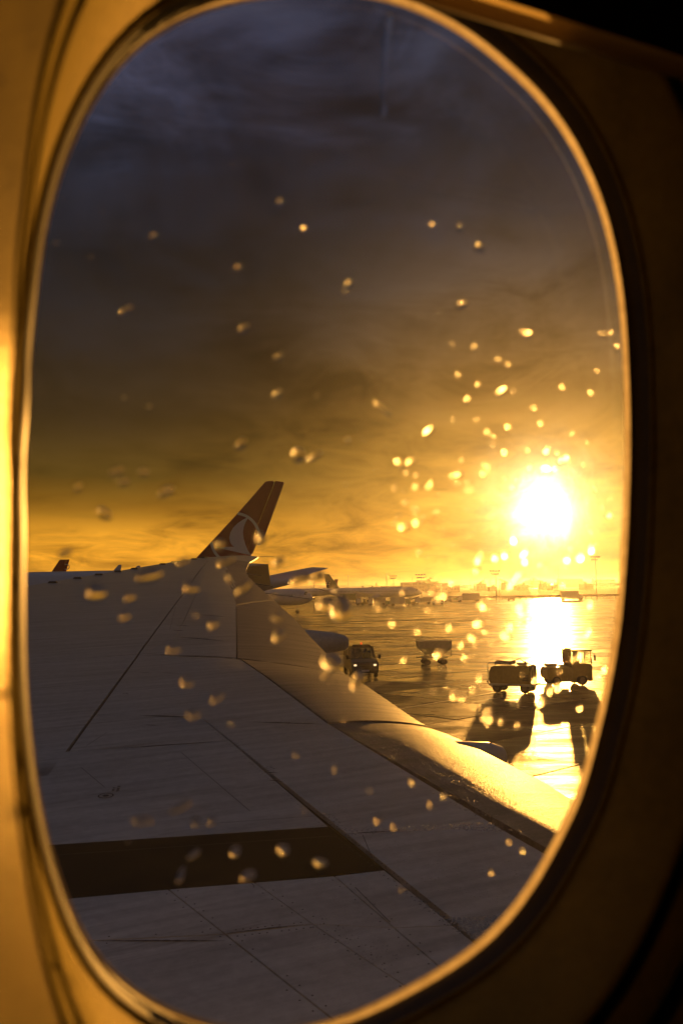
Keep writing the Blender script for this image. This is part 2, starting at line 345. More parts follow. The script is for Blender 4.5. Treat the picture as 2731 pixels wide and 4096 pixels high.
# wet apron concrete
def apron_mat(name, base, rs=(0.12, 0.22, 0.42), spec=0.5, bump=0.5, fw=0.10):
    m = bpy.data.materials.new(name); m.use_nodes = True; t = NT(m.node_tree)
    b = t.n('ShaderNodeBsdfPrincipled'); o = t.n('ShaderNodeOutputMaterial'); t.l(b.outputs[0], o.inputs[0])
    geo = t.n('ShaderNodeNewGeometry'); P = geo.outputs['Position']
    mp = t.n('ShaderNodeMapping'); mp.inputs['Rotation'].default_value = (0, 0, R_(20)); mp.inputs['Scale'].default_value = (0.35, 1.0, 1.0); t.l(P, mp.inputs[0])
    big = t.noise(mp.outputs[0], 0.22, 6, 0.62, 0.6); mid = t.noise(mp.outputs[0], 1.1, 5, 0.6, 0.3); fine = t.noise(P, 22, 3, 0.6); grain = t.noise(P, 3.5, 6, 0.7)
    oi = t.n('ShaderNodeObjectInfo')
    k = t.math('ADD', t.math('MULTIPLY', big, 0.6), t.math('MULTIPLY', mid, 0.4))
    k = t.math('ADD', k, t.math('MULTIPLY', t.math('SUBTRACT', oi.outputs['Random'], 0.5), 0.10))
    dk = tuple(x * 0.6 for x in base) + (1,); lt = tuple(x * 1.5 for x in base) + (1,)
    t.l(t.ramp(t.math('ADD', t.math('MULTIPLY', k, 0.6), t.math('MULTIPLY', grain, 0.4)), [(0.35, dk), (0.65, lt)]), b.inputs['Base Color'])
    t.l(t.ramp(k, [(0.40, rs[0]), (0.50, rs[1]), (0.62, rs[2])]), b.inputs['Roughness'])
    t.l(t.ramp(k, [(0.40, spec), (0.60, spec * 0.35)]), b.inputs['Specular IOR Level']); b.inputs['IOR'].default_value = 1.36
    wetm = t.ramp(k, [(0.42, 0.25), (0.62, 1.0)])
    hgt = t.math('ADD', t.math('ADD', t.math('MULTIPLY', mid, 0.55), t.math('ADD', t.math('MULTIPLY', t.noise(mp.outputs[0], 0.5, 3, 0.5), 0.9), t.math('MULTIPLY', t.noise(mp.outputs[0], 2.6, 3, 0.5), 0.55))), t.math('ADD', t.math('MULTIPLY', grain, 0.35), t.math('MULTIPLY', fine, fw)))
    bn = t.n('ShaderNodeBump'); bn.inputs['Distance'].default_value = 0.11
    t.l(t.math('MULTIPLY', wetm, bump), bn.inputs['Strength']); t.l(hgt, bn.inputs['Height']); t.l(bn.outputs[0], b.inputs['Normal'])
    return m
M_['apron'] = apron_mat('wet_concrete', (0.085, 0.08, 0.072))
M_['damp'] = apron_mat('damp_concrete', (0.075, 0.07, 0.062), (0.24, 0.38, 0.55), 0.10, 1.0, 0.3)
M_['seal_dark'] = mat('joint_bitumen', (0.015, 0.014, 0.013), 0.8, spec=0.1)
M_['grass'] = mat('dull_grass', (0.05, 0.052, 0.02), 0.95, var=0.35, scale=0.02, spec=0.1)
M_['taxi'] = apron_mat('wet_asphalt', (0.05, 0.048, 0.046))

# ------------------------------------------------------------------ the ground
ZG = -0.03
def sheet(name, pts, z, m, kind='structure'):
    b = MB(); b.add([(x, y, z) for x, y in pts], [tuple(range(len(pts)))])
    return prop(b.build(name, m), kind=kind)
sheet('apron', [(-900, -60), (900, -60), (900, 430), (-900, 395)], ZG, M_['apron'])
apron = bpy.data.objects['apron']
sheet('grass_field', [(-3200, -3200), (3200, -3200), (3200, 3200), (-3200, 3200)], ZG - 0.06, M_['grass'])
sheet('runway', [(-3000, 980), (3000, 1900), (3000, 2200), (-3000, 1130)], ZG - 0.03, M_['taxi'])
sheet('far_apron', [(-2600, 1240), (2600, 2420), (2600, 2680), (-2600, 2600)], ZG - 0.03, M_['taxi'])
sheet('joint_filler', [(-9, 21), (22, 21), (75, 172), (-14, 172)], ZG + 0.008, M_['seal_dark'])
# concrete slabs with recessed joints, laid askew to the wing
A48 = R_(48); da = Vector((math.sin(A48), math.cos(A48), 0)); db = Vector((da.y, -da.x, 0))
SL = 5.0; o0 = Vector((4.7, 35.25, 0))
slab_mesh = {}
n_s = 0
for i in range(-30, 60):
    for j in range(-40, 40):
        c = o0 + da * (i + 0.5) * SL + db * (j + 0.5) * SL
        if not (22 < c.y < 175): continue
        px = 1365.5 + c.x / c.y * FPX
        lim = 1180 if c.y > 80 else 1180 + (80 - c.y) * 6
        if px < lim - 60 or px > 2560 + 3641 * 3 / c.y: continue
        dampf = c.y + 6 * math.sin(i * 2.1 + j * 1.3) < 52; var = (i * 7 + j * 13) % 3 + (3 if dampf else 0)
        if var not in slab_mesh:
            b = MB(); b.box((0, 0, -0.02), (SL - 0.07 - 0.01 * (var % 3), SL - 0.07, 0.04))
            ob = b.build('slab', M_['damp' if dampf else 'apron'], None, bevel=0.012, seg=1); slab_mesh[var] = ob.data
        else:
            ob = bpy.data.objects.new('slab', slab_mesh[var]); COL.objects.link(ob)
        ob.parent = apron
        ob.location = (c.x, c.y, 0.0 + random.uniform(-0.002, 0.004))
        ob.rotation_euler = (R_(random.uniform(-0.22, 0.22)), R_(random.uniform(-0.22, 0.22)), -A48 + math.pi / 2)
        n_s += 1
def marking(p, q, w):
    P, Q = ground(*p), ground(*q); d = (Q - P).normalized(); e = Vector((-d.y, d.x, 0)) * w / 2
    b = MB(); b.add([v + Vector((0, 0, 0.009)) for v in (P - e, Q - e, Q + e, P + e)], [(0, 1, 2, 3)])
    prop(b.build('painted_line', M_['line']), kind='structure')
M_['line'] = mat('worn_line_paint', (0.42, 0.40, 0.34), 0.5, var=0.4, scale=3)
marking((1590, 2838), (2000, 2766), 0.14); marking((1850, 2815), (2010, 2790), 0.14); marking((1480, 2600), (1690, 2572), 0.2); marking((2080, 2640), (2460, 2600), 0.2)
hb = MB()
vs = []; fs = []
for k in range(61):
    x = -3100 + k * 6200 / 60; hgt = 12 + 14 * math.sin(k * 0.7) + 9 * math.sin(k * 1.9 + 1) + 8 * math.sin(k * 3.1)
    vs += [(x, 2760, ZG - 0.07), (x, 2930, max(3, min(20.0, hgt * .5))), (x, 3150, ZG - 0.07)]
for k in range(60):
    a = 3 * k; fs += [(a, a + 3, a + 4, a + 1), (a + 1, a + 4, a + 5, a + 2)]
hb.add(vs, fs); prop(hb.build('hills', M_['grass'], smooth=True), kind='structure')

# ------------------------------------------------------------------ our own wing
YAW = R_(25)
tv = Vector((math.cos(YAW), math.sin(YAW), 0)); nv = Vector((-math.sin(YAW), math.cos(YAW), 0))   # aft, outboard
Z0, DIH = -1.9, 0.092
TEv = [-3, 0, 3, 4.8, 5.05, 5.47, 6.16, 6.73, 7.27, 8.57, 10.09, 12.22, 13.67, 16.2, 19.84, 23.1, 26.52, 28.99, 32.5, 35.2, 36.45]
TEu = [4.04, 4.04, 4.04, 4.04, 4.04, 4.12, 4.18, 4.22, 4.23, 4.49, 4.79, 5.44, 5.83, 6.55, 7.49, 8.32, 9.19, 9.97, 11.3, 12.45, 13.11]
def interp(x, xs, ys):
    if x <= xs[0]: return ys[0]
    for i in range(len(xs) - 1):
        if x <= xs[i + 1]: return ys[i] + (ys[i + 1] - ys[i]) * (x - xs[i]) / (xs[i + 1] - xs[i])
    return ys[-1] + (ys[-1] - ys[-2]) / (xs[-1] - xs[-2]) * (x - xs[-1])
def uTE(v): return interp(v, TEv, TEu)
def uLE(v): return 0.69554 * v - 14.172
def chord(v): return max(1.2, uTE(v) - uLE(v))
def droop(v): return interp(v, [6.9, 7.6, 9.6, 11, 24, 35], [0.62, 0.95, 1.1, 1.9, 1.7, 1.0])   # chord of the drooped trailing part
def zS(u, v):
    c = (u - uLE(v)) / chord(v); c = min(max(c, -0.1), 1.15)
    return H + Z0 + DIH * v + chord(v) * 0.03 * (c - 0.86) - (0.125 / droop(v)) * max(0.0, c * chord(v) - chord(v) + droop(v)) ** 2
def wpt(u, v, dz=0.0): p = tv * u + nv * v; return Vector((p.x, p.y, zS(u, v) + dz))
def hit(px, py):             # photograph point -> (u, v) on the wing's upper skin
    r = ray(px, py); prev = None; best = (1e9, 10)
    s = 1.5
    while s < 70:
        q = r * s; g = H + q.z - zS(q.dot(tv), q.dot(nv))
        if abs(g) < best[0]: best = (abs(g), s)
        if prev is not None and prev[1] > 0 >= g:
            a, b = prev[0], s
            for _ in range(40):
                mth = (a + b) / 2; q = r * mth
                if H + q.z - zS(q.dot(tv), q.dot(nv)) > 0: a = mth
                else: b = mth
            q = r * a; return (q.dot(tv), q.dot(nv))
        prev = (s, g); s += 0.1
    q = r * best[1]; return (q.dot(tv), q.dot(nv))
wing = empty('aircraft_wing', (nv.x * 1.0, nv.y * 1.0, H - 2.6), 0,
             'long grey airliner wing reaching out below the cabin window, black band across it', 'wing')
def wbuild(b, name, m, **k): return b.build(name, m, wing, world=True, **k)
# structural body under the skin panels
vs_ = [0.4, 2, 4, 6, 8, 10, 12, 14, 17, 20, 23, 26, 29, 31, 33, 34.2, 34.6]
cs_ = [0.0, 0.01, 0.03, 0.07, 0.14, 0.25, 0.4, 0.55, 0.7, 0.85, 0.95, 1.0]
b = MB(); rg = []
for v in vs_:
    r = []
    for c in cs_: r.append(wpt(uLE(v) + (chord(v) - 0.05) * c, v, -0.045))
    for c in cs_[::-1][1:-1]:
        th = 0.115 * chord(v) * (1.9 * math.sqrt(c) - 1.2 * c - 0.7 * c ** 3 + 0.02)
        r.append(wpt(uLE(v) + (chord(v) - 0.05) * c, v, -0.06 - max(th, 0.0) * 0.8))
    rg.append(r)
b.rings(rg); wbuild(b, 'wing_box', M_['joint'], smooth=True)
# leading-edge nose
b = MB(); b.tube([wpt(uLE(v) + 0.05, v, -0.075) for v in vs_[:-1]] + [wpt(10.1, 34.8, -0.07)], [max(0.05, 0.012 * chord(v)) for v in vs_[:-1]] + [0.03], 10)
wbuild(b, 'leading_edge_nose', M_['alu'], smooth=True)
def panel(name, q, m, gap=0.005, nx=10, ny=6, lift=0.0, thick=0.03, uv=False, extra=None):
    """skin plate on the wing between four corners (a,b,c,d round the edge); corners in photo pixels unless uv"""
    C = [Vector(p if uv else hit(*p)) for p in q]
    def P(s, w): return (C[0] * (1 - s) + C[1] * s) * (1 - w) + (C[3] * (1 - s) + C[2] * s) * w
    ls = max(0.05, ((C[1] - C[0]).length + (C[2] - C[3]).length) / 2); lw = max(0.05, ((C[3] - C[0]).length + (C[2] - C[1]).length) / 2)
    gs, gw = min(0.45, gap / ls), min(0.45, gap / lw)
    b = MB(); top = []; bot = []
    for j in range(ny + 1):
        for i in range(nx + 1):
            e = P(gs + (1 - 2 * gs) * i / nx, gw + (1 - 2 * gw) * j / ny)
            top.append(wpt(e.x, e.y, lift)); bot.append(wpt(e.x, e.y, lift - thick))
    n = len(top); w = nx + 1; fs = []
    for j in range(ny):
        for i in range(nx):
            a = j * w + i; fs.append((a, a + 1, a + w + 1, a + w)); fs.append((n + a + w, n + a + w + 1, n + a + 1, n + a))
    rim = [i for i in range(w)] + [j * w + nx for j in range(1, ny + 1)] + [ny * w + i for i in range(nx - 1, -1, -1)] + [j * w for j in range(ny - 1, 0, -1)]
    for k in range(len(rim)): a, c = rim[k], rim[(k + 1) % len(rim)]; fs.append((a, n + a, n + c, c))
    b.add(top + bot, fs)
    o = wbuild(b, name, m, smooth=True); return o
L1 = [hit(607, 2550), hit(161, 3166)]
def l1(v):                   # slat joint, a straight spanwise line
    (u0, v0), (u1, v1) = L1; return (u0 + (u1 - u0) * (v - v0) / (v1 - v0), v)
Wm, Wa = M_['wing'], M_['wing_aft']
# slats
for va, vb in ((0.6, 12.0), (12.0, 24.0), (24.0, 33.0)):
    panel('slat', [(uLE(va) + 0.03, va), (l1(va)[0] - 0.012, va), (l1(vb)[0] - 0.012, vb), (uLE(vb) + 0.02, vb)], Wm, uv=True, nx=8, ny=24, gap=0.014)
vt0 = 33.0
panel('wing_tip', [(uLE(vt0) + .02, vt0), (uTE(vt0), vt0), (13.1, 36.43), (10.05, 34.72)], Wm, uv=True, nx=10, ny=10)
# wing-box skins
g1l = l1(hit(565, 2620)[1]); g2l = l1(hit(400, 2856)[1]); g3l = l1(hit(281, 3005)[1])
a1 = hit(819, 2301); a2 = hit(943, 2332); a3 = hit(706, 2545); a4 = hit(946, 2570); a5 = hit(750, 2454); a6 = hit(945, 2474); a7 = hit(946, 2630)
tipin = l1(vt0)
panel('skin_panel', [tipin, (uTE(vt0) - 1.1, vt0), a2, a1], Wm, uv=True)
panel('skin_panel', [tipin, a1, a3, g1l], Wm, uv=True, ny=12)
panel('spoiler', [a1, a2, a6, a5], Wm, uv=True)
panel('spoiler', [a5, a6, a4, a3], Wm, uv=True)
panel('skin_panel', [a3, a4, a7, g1l], Wm, uv=True)
h1 = hit(964, 2639); s0 = hit(808, 2871); h2 = hit(1312, 2894); s3 = hit(915, 2961)
panel('skin_panel', [g1l, h1, h2, g2l], Wm, uv=True, gap=0.008)
panel('skin_panel', [g2l, s0, s3, g3l], Wm, uv=True)
bt = hit(1316, 3306); bb = hit(1536, 3480)
def lu(p, u): return (u, p[1] + (p[1] - q0[1]) * 0)     # unused slope helper
# line directions for parts hidden by the window frame
def ext(p, q, u):            # extend the line p->q to chordwise station u
    return (u, p[1] + (q[1] - p[1]) * (u - p[0]) / (q[0] - p[0]))
bl0 = hit(260, 3376); bl1 = hit(330, 3590)
uF = 0.0
vF = lambda p, q: ext(p, q, -6.5)
B_top = vF(bt, bl0); B_bot = vF(bb, bl1)
panel('skin_panel', [g3l, s3, bt, B_top], Wm, uv=True, gap=0.004)
panel('walkway_band', [B_top, bt, bb, B_bot], M_['band'], uv=True, gap=0.001)
c1 = hit(674, 3557); c2 = hit(902, 3737); c3 = hit(1018, 3530); c4 = hit(1252, 3697); c5 = hit(1337, 3504); c6 = hit(1575, 3711)
l5 = vF(c2, hit(384, 3762))
panel('skin_panel', [B_bot, c1, c2, l5], Wm, uv=True, gap=0.005)
panel('skin_panel', [c1, c3, c4, c2], Wm, uv=True, gap=0.004)
panel('skin_panel', [c3, c5, c6, c4], Wm, uv=True, gap=0.004)
s7 = hit(1811, 3702)
panel('skin_panel', [c5, bb, s7, c6], Wm, uv=True, gap=0.004)
def low(p, q, v): return (p[0] + (q[0] - p[0]) * (v - p[1]) / (q[1] - p[1]), v)
VR = 0.5
d1 = low(c1, hit(1295, 4048), VR); d2 = low(c3, hit(1601, 3921), VR); d3 = low(c5, hit(1747, 3857), VR); sR = low(bt, s7, VR)
panel('skin_panel', [l5, c2, d1, (-6.5, VR)], Wm, uv=True, gap=0.006, ny=10)
panel('skin_panel', [c2, c4, d2, d1], Wm, uv=True, gap=0.004, ny=10)
panel('skin_panel', [c4, c6, d3, d2], Wm, uv=True, gap=0.004, ny=10)
panel('skin_panel', [c6, s7, sR, d3], Wm, uv=True, gap=0.004, ny=10)
# spoilers ahead of the flaps
h4 = hit(1990, 3308); s4 = hit(1384, 3334)
panel('spoiler', [s0, h2, h4, s4], Wm, uv=True, gap=0.005, nx=12, ny=14)
hR = low(hit(1996, 3317), hit(2178, 3420), VR + 0.6)
panel('spoiler', [s4, h4, hR, (sR[0], VR + 0.6)], Wm, uv=True, gap=0.005, nx=12, ny=12)
# aileron and flaps with the trailing edge
def te(v): return (uTE(v), v)
def flap(name, ua, va, ub, vb, vta, vtb, gap, lift=0.0, nx=10, ny=14):
    """plate from hinge line (ua,va)-(ub,vb) to the trailing edge between spans vta and vtb, following its kinks"""
    b = MB(); top = []; bot = []
    for j in range(ny + 1):
        w = j / ny; hu, hv = ua + (ub - ua) * w, va + (vb - va) * w; vt = vta + (vtb - vta) * w
        sgn = -gap if w == 0 else (gap if w == 1 else 0)
        for i in range(nx + 1):
            s = i / nx; u = hu + gap + (uTE(vt) - hu - gap) * s; v = hv + (vt - hv) * s + sgn
            th = 0.045 * (1 - s) + 0.006
            top.append(wpt(u, v, lift)); bot.append(wpt(u, v, lift - th))
    n = len(top); w = nx + 1; fs = []
    for j in range(ny):
        for i in range(nx):
            a = j * w + i; fs.append((a, a + 1, a + w + 1, a + w)); fs.append((n + a + w, n + a + w + 1, n + a + 1, n + a))
    rim = [i for i in range(w)] + [j * w + nx for j in range(1, ny + 1)] + [ny * w + i for i in range(nx - 1, -1, -1)] + [j * w for j in range(ny - 1, 0, -1)]
    for k in range(len(rim)): a, c = rim[k], rim[(k + 1) % len(rim)]; fs.append((a, n + a, n + c, c))
    b.add(top + bot, fs); return wbuild(b, name, Wa, smooth=True)
vA = hit(1035, 2425)[1]
flap('aileron', uTE(vt0) - 1.1, vt0, *hit(944, 2420), vt0, hit(1090, 2400)[1], 0.006)
flap('aileron', *hit(944, 2420), *hit(949, 2632), hit(1090, 2400)[1], 10.35, 0.007)
flap('flap', *h1, *h2, 10.25, 7.34, 0.009, lift=0.006)
flap('flap', *h2, hR[0], hR[1], 7.27, VR + 0.6, 0.009, lift=-0.003, ny=20)
# target mark and stencil on the skin
def decal(b, pts, lift=0.003): b.add([wpt(p[0], p[1], lift) for p in pts], [tuple(range(len(pts)))])
tm = Vector(hit(424, 3184)); b = MB()
k = 40; ro, ri, rc = 0.052, 0.043, 0.021
cs = lambda r, a: (tm.x + r * math.cos(a), tm.y + r * math.sin(a))
for i in range(k):
    a0, a1_ = 2 * math.pi * i / k, 2 * math.pi * (i + 1) / k
    decal(b, [cs(ri, a0), cs(ro, a0), cs(ro, a1_), cs(ri, a1_)])
wbuild(b, 'target_ring', M_['print'])
b = MB(); decal(b, [cs(rc, 2 * math.pi * i / k) for i in range(k)]); wbuild(b, 'target_dot', M_['print'])
b = MB()                      # illegible stencil: rows of short strokes
for px0, py0, rows, ncol in ((446, 3168, 2, 9), (492, 2778, 2, 4)):
    o2 = Vector(hit(px0, py0)); du = Vector(hit(px0 + 12, py0 - 34)) - o2; du.normalize(); dv = Vector((du.y, -du.x))
    for r in range(rows):
        for c in range(ncol):
            if random.random() < 0.12: continue
            p = o2 + du * (c * 0.014) + dv * (r * 0.03); w, hh = 0.009, random.uniform(0.016, 0.022)
            decal(b, [p, p + du * w, p + du * w + dv * hh, p + dv * hh])
o = wbuild(b, 'stencil', M_['print']); o['kind'] = 'stuff'
# little fittings on the leading edge
for px, py in ((214, 2337), (313, 2319), (398, 2303), (473, 2289), (540, 2278), (652, 2258), (698, 2251), (741, 2245), (777, 2239), (811, 2235), (840, 2231)):
    r = ray(px, py); best = None
    for i in range(200):
        v = 22.5 + i * 0.061; p = wpt(uLE(v) + 0.28, v) - EYE
        d = abs(p.x / p.y - r.x / r.y)
        if best is None or d < best[0]: best = (d, v)
    v = best[1]; p = wpt(uLE(v) + 0.28, v, 0.02)
    b = MB(); b.box(p, (0.26, 0.10, 0.055), rz=-YAW + 0.3, taper=(0.7, 0.6)); wbuild(b, 'slat_fitting', M_['joint'])
# static wicks at the tip and along the trailing edge
for v, L_, dn in ((36.1, 0.75, -0.10), (27.5, 0.5, 0.02), (21.3, 1.15, 0.05), (24.0, 0.5, 0.03)):
    p = wpt(uTE(v) - 0.02, v, 0.01); q = p + tv * L_ - nv * 0.05 * L_ + Vector((0, 0, -dn - 0.10 * L_))
    b = MB(); b.tube([p, q], [0.014, 0.007], 6); wbuild(b, 'static_wick', M_['alu'])
# flap-track fairings, canoes under the trailing edge whose tails poke out behind it
def canoe(v, poke, r, drop):
    b = MB(); rg = []
    for k, (x, f) in enumerate(((-2.6, .15), (-2.0, .7), (-1.0, 1.0), (-0.1, 1.0), (poke * .6, .82), (poke * .93, .6), (poke, .42))):
        c = wpt(uTE(v), v) + tv * x; c.z = wpt(uTE(v), v).z - drop - 0.10 * max(x, 0) - (0.12 * -x if x < 0 else 0)
        rg.append([c + nv * (r * .62 * f * math.cos(a)) + Vector((0, 0, 1)) * (r * f * (math.sin(a) if math.sin(a) < 0 else 0.72 * math.sin(a))) for a in [2 * math.pi * i / 14 for i in range(14)]])
    b.rings(rg); wbuild(b, 'flap_track_fairing', M_['wing'], smooth=True)
canoe(14.9, 0.85, 0.27, 0.17)
canoe(6.6, 0.36, 0.19, 0.10)
# dried seepage and rivet rows: fine proud heads along the joints
b = MB()
def rivets(p, q, n, off):
    P, Q = Vector(p), Vector(q); d = (Q - P).normalized(); pr = Vector((-d.y, d.x))
    for i in range(n):
        if random.random() < 0.2: continue
        e = P + (Q - P) * ((i + 0.5) / n) + pr * off; r = 0.004
        b.add([wpt(e.x - r, e.y - r, .0005), wpt(e.x + r, e.y - r, .0005), wpt(e.x + r, e.y + r, .0005), wpt(e.x - r, e.y + r, .0005), wpt(e.x, e.y, .0014)], [(0, 1, 4), (1, 2, 4), (2, 3, 4), (3, 0, 4)])
for p, q, n in ((c1, d1, 46), (c3, d2, 46), (c5, d3, 46), (c2, c4, 12), (l5, c2, 40), (hit(1500, 2925), hit(2232, 3291), 60), (s0, bt, 50), (bt, s7, 30)):
    rivets(p, q, n, 0.03)
    rivets(p, q, n, -0.03)
o = wbuild(b, 'rivet_heads', M_['joint']); o['kind'] = 'stuff'
M_['seep'] = wing_mat('seepage_stain', (0.05, 0.045, 0.045), 0.45, 0.5, coat=0)
def seep(p, q, w):
    P, Q = Vector(hit(*p)), Vector(hit(*q)); d = (Q - P); n_ = Vector((-d.y, d.x)).normalized(); up = []; dn = []
    for i in range(25):
        s_ = i / 24; e = P + d * s_; hw = w * (0.15 + 0.85 * math.sin(math.pi * s_) ** 1.5) * random.uniform(.45, 1)
        up.append(wpt(e.x + n_.x * hw, e.y + n_.y * hw, .0022)); dn.append(wpt(e.x - n_.x * hw * .5, e.y - n_.y * hw * .5, .0022))
    b = MB(); b.add(up + dn, [(i, i + 1, 26 + i, 25 + i) for i in range(24)]); wbuild(b, 'seepage_stain', M_['seep'])
for p, q, w in (((560, 2862), (800, 2872), .035), ((985, 2888), (1300, 2898), .03), ((700, 2622), (940, 2634), .05), ((575, 2615), (720, 2622), .03), ((460, 2996), (905, 2965), .018), ((560, 2690), (600, 2691), .02), ((640, 2692), (720, 2694), .02),
                ((572, 2900), (640, 2903), .015), ((1000, 2645), (1250, 2668), .07), ((705, 2548), (900, 2566), .05), ((752, 2457), (930, 2472), .06), ((700, 2500), (760, 2505), .05), ((690, 2520), (735, 2524), .05), ((390, 3765), (900, 3765), .012), ((905, 3735), (1240, 3697), .010), ((1050, 3090), (1110, 3092), .02), ((1080, 3122), (1130, 3128), .02), ((1390, 3336), (1600, 3324), .014)):
    seep(p, q, w)
# finer skin joints: narrow dark strips just proud of the skin
def seam(p, q, w=.004):
    P, Q = Vector(hit(*p)), Vector(hit(*q)); d = Q - P; n_ = Vector((-d.y, d.x)).normalized() * w / 2; b = MB(); vs = []
    for i in range(17):
        e = P + d * (i / 16); vs += [wpt(e.x + n_.x, e.y + n_.y, .0016), wpt(e.x - n_.x, e.y - n_.y, .0016)]
    b.add(vs, [(2 * i, 2 * i + 1, 2 * i + 3, 2 * i + 2) for i in range(16)]); wbuild(b, 'skin_seam', M_['joint'])
for p, q in (((725, 3010), (1000, 3245)), ((325, 3070), (420, 3150)), ((430, 2930), (345, 2985)), ((1000, 3530), (1018, 3545)), ((1450, 3340), (1500, 3460)), ((1560, 3000), (1800, 3190)), ((704, 2424), (680, 2520)), ((1420, 3550), (1560, 3690)), ((1700, 3090), (1880, 3220)), ((780, 3300), (1300, 3262)), ((240, 3420), (1330, 3345))):
    seam(p, q)
# wing-wide rain beads: thousands of small domes on the flaps and along the wet joints
dome = []
for k in range(6): dome.append((math.cos(k * math.pi / 3), math.sin(k * math.pi / 3)))
b = MB()
def bead(u, v, r):
    h = r * random.uniform(0.45, 0.8); e = random.uniform(0.8, 1.5)
    z = wpt(u, v, 0.001 if not in_flap(u, v) else 0.007)
    lo = [z + tv * (x * r * e) + nv * (y * r) for x, y in dome]; mi = [z + tv * (x * r * e * .72) + nv * (y * r * .72) + Vector((0, 0, h * .7)) for x, y in dome]
    b.add(lo + mi + [z + Vector((0, 0, h))], [(i, (i + 1) % 6, 6 + (i + 1) % 6, 6 + i) for i in range(6)] + [(6 + i, 6 + (i + 1) % 6, 12) for i in range(6)])
def in_flap(u, v): return 7.35 < v < 10.2 and u > 2.6
def px_bead(poly, n, r0, r1, pw=1.0):
    xs = [p[0] for p in poly]; ys = [p[1] for p in poly]; c = 0; guard = 0
    while c < n and guard < n * 30:
        guard += 1
        x, y = random.uniform(min(xs), max(xs)), random.uniform(min(ys), max(ys)); ins = False
        for i in range(len(poly)):
            x0, y0 = poly[i - 1]; x1, y1 = poly[i]
            if (y0 > y) != (y1 > y) and x < (x1 - x0) * (y - y0) / (y1 - y0) + x0: ins = not ins
        if not ins: continue
        u, v = hit(x, y)
        if u > uTE(v) - 0.03: continue
        bead(u, v, random.uniform(r0, r1)); c += 1
px_bead([(1330, 2915), (1480, 2930), (1750, 3010), (2030, 3140), (1990, 3190), (1760, 3090), (1560, 3055), (1450, 2985)], 620, 0.002, 0.005)
px_bead([(985, 2610), (1240, 2640), (1380, 2695), (1330, 2690), (1180, 2655), (1010, 2632)], 130, 0.002, 0.005)
px_bead([(990, 2650), (1370, 2740), (1480, 2800), (1250, 2770), (1130, 2730)], 230, 0.002, 0.005)
px_bead([(1720, 3080), (1900, 3150), (2240, 3330), (2170, 3300), (1880, 3165), (1740, 3110)], 420, 0.002, 0.005)
px_bead([(1790, 3295), (1960, 3290), (2030, 3330), (1900, 3325), (1800, 3318)], 260, 0.003, 0.008)
px_bead([(1790, 3675), (2010, 3660), (1960, 3720), (1900, 3765)], 420, 0.003, 0.007)
px_bead([(1370, 3315), (1800, 3300), (1800, 3318), (1380, 3342)], 130, 0.003, 0.007)
px_bead([(1540, 3480), (1640, 3560), (1860, 3730), (1840, 3740), (1600, 3560)], 90, 0.003, 0.006)
px_bead([(1045, 3065), (1100, 3065), (1110, 3100), (1060, 3100)], 40, 0.003, 0.007)
px_bead([(1265, 3250), (1330, 3260), (1390, 3320), (1340, 3318)], 60, 0.003, 0.006)
px_bead([(1500, 3330), (2150, 3400), (2050, 3620), (1700, 3560)], 240, 0.002, 0.004)
px_bead([(1400, 2925), (1760, 2985), (2250, 3300), (2150, 3380), (1700, 3120), (1480, 2985)], 420, 0.002, 0.0045)
px_bead([(1500, 3120), (1900, 3200), (2150, 3370), (1900, 3270), (1700, 3160)], 160, 0.003, 0.007)
px_bead([(1250, 3650), (1600, 3800), (1560, 3900), (1240, 3720)], 60, 0.002, 0.004)
m = bpy.data.materials.new('bead_water'); m.use_nodes = True; t = NT(m.node_tree); g = t.n('ShaderNodeBsdfGlossy'); g.inputs['Roughness'].default_value = 0.30; tr = t.n('ShaderNodeBsdfTransparent'); tr.inputs[0].default_value = (.93, .93, .93, 1); mx = t.n('ShaderNodeMixShader'); mx.inputs[0].default_value = 0.36; t.l(tr.outputs[0], mx.inputs[1]); t.l(g.outputs[0], mx.inputs[2]); t.l(mx.outputs[0], t.n('ShaderNodeOutputMaterial').inputs[0])
prop(b.build('rain_beads', m, smooth=True, auto=False), 'small rain beads glinting on the flaps and joints of the grey wing', 'rain beads', kind='stuff')

# ------------------------------------------------------------------ aircraft
def lift_surface(b, root, rc, tip, tc, nrm, thick=0.10, n=3):
    """tapered surface; root/tip = leading-edge points (x forward), chord runs aft (-x), nrm = thickness direction"""
    prof = [(0, 0), (.05, .5), (.3, 1), (.7, .55), (1, .04), (.7, -.55), (.3, -1), (.05, -.5)]; rg = []
    for k in range(n + 1):
        w = k / n; p = Vector(root).lerp(Vector(tip), w); c = rc + (tc - rc) * w
        rg.append([p + Vector((-c * x, 0, 0)) + Vector(nrm) * (y * thick * c / 2) for x, y in prof])
    b.rings(rg)
FUS = [(0, .02, -.16), (.004, .16, -.15), (.015, .38, -.11), (.035, .60, -.06), (.06, .79, -.02), (.09, .93, 0), (.125, 1, 0), (.45, 1, 0), (.66, 1, 0), (.74, .94, .05), (.82, .76, .17), (.90, .48, .32), (.96, .25, .42), (1, .10, .46)]
def fus_at(L, Dm, zc, fx, a, k=1.0):
    f = interp(fx, [s[0] for s in FUS], [s[1] for s in FUS]); dz = interp(fx, [s[0] for s in FUS], [s[2] for s in FUS])
    r = Dm / 2 * f * k; return Vector((L / 2 - fx * L, r * math.cos(a), zc + dz * Dm / 2 + r * math.sin(a)))
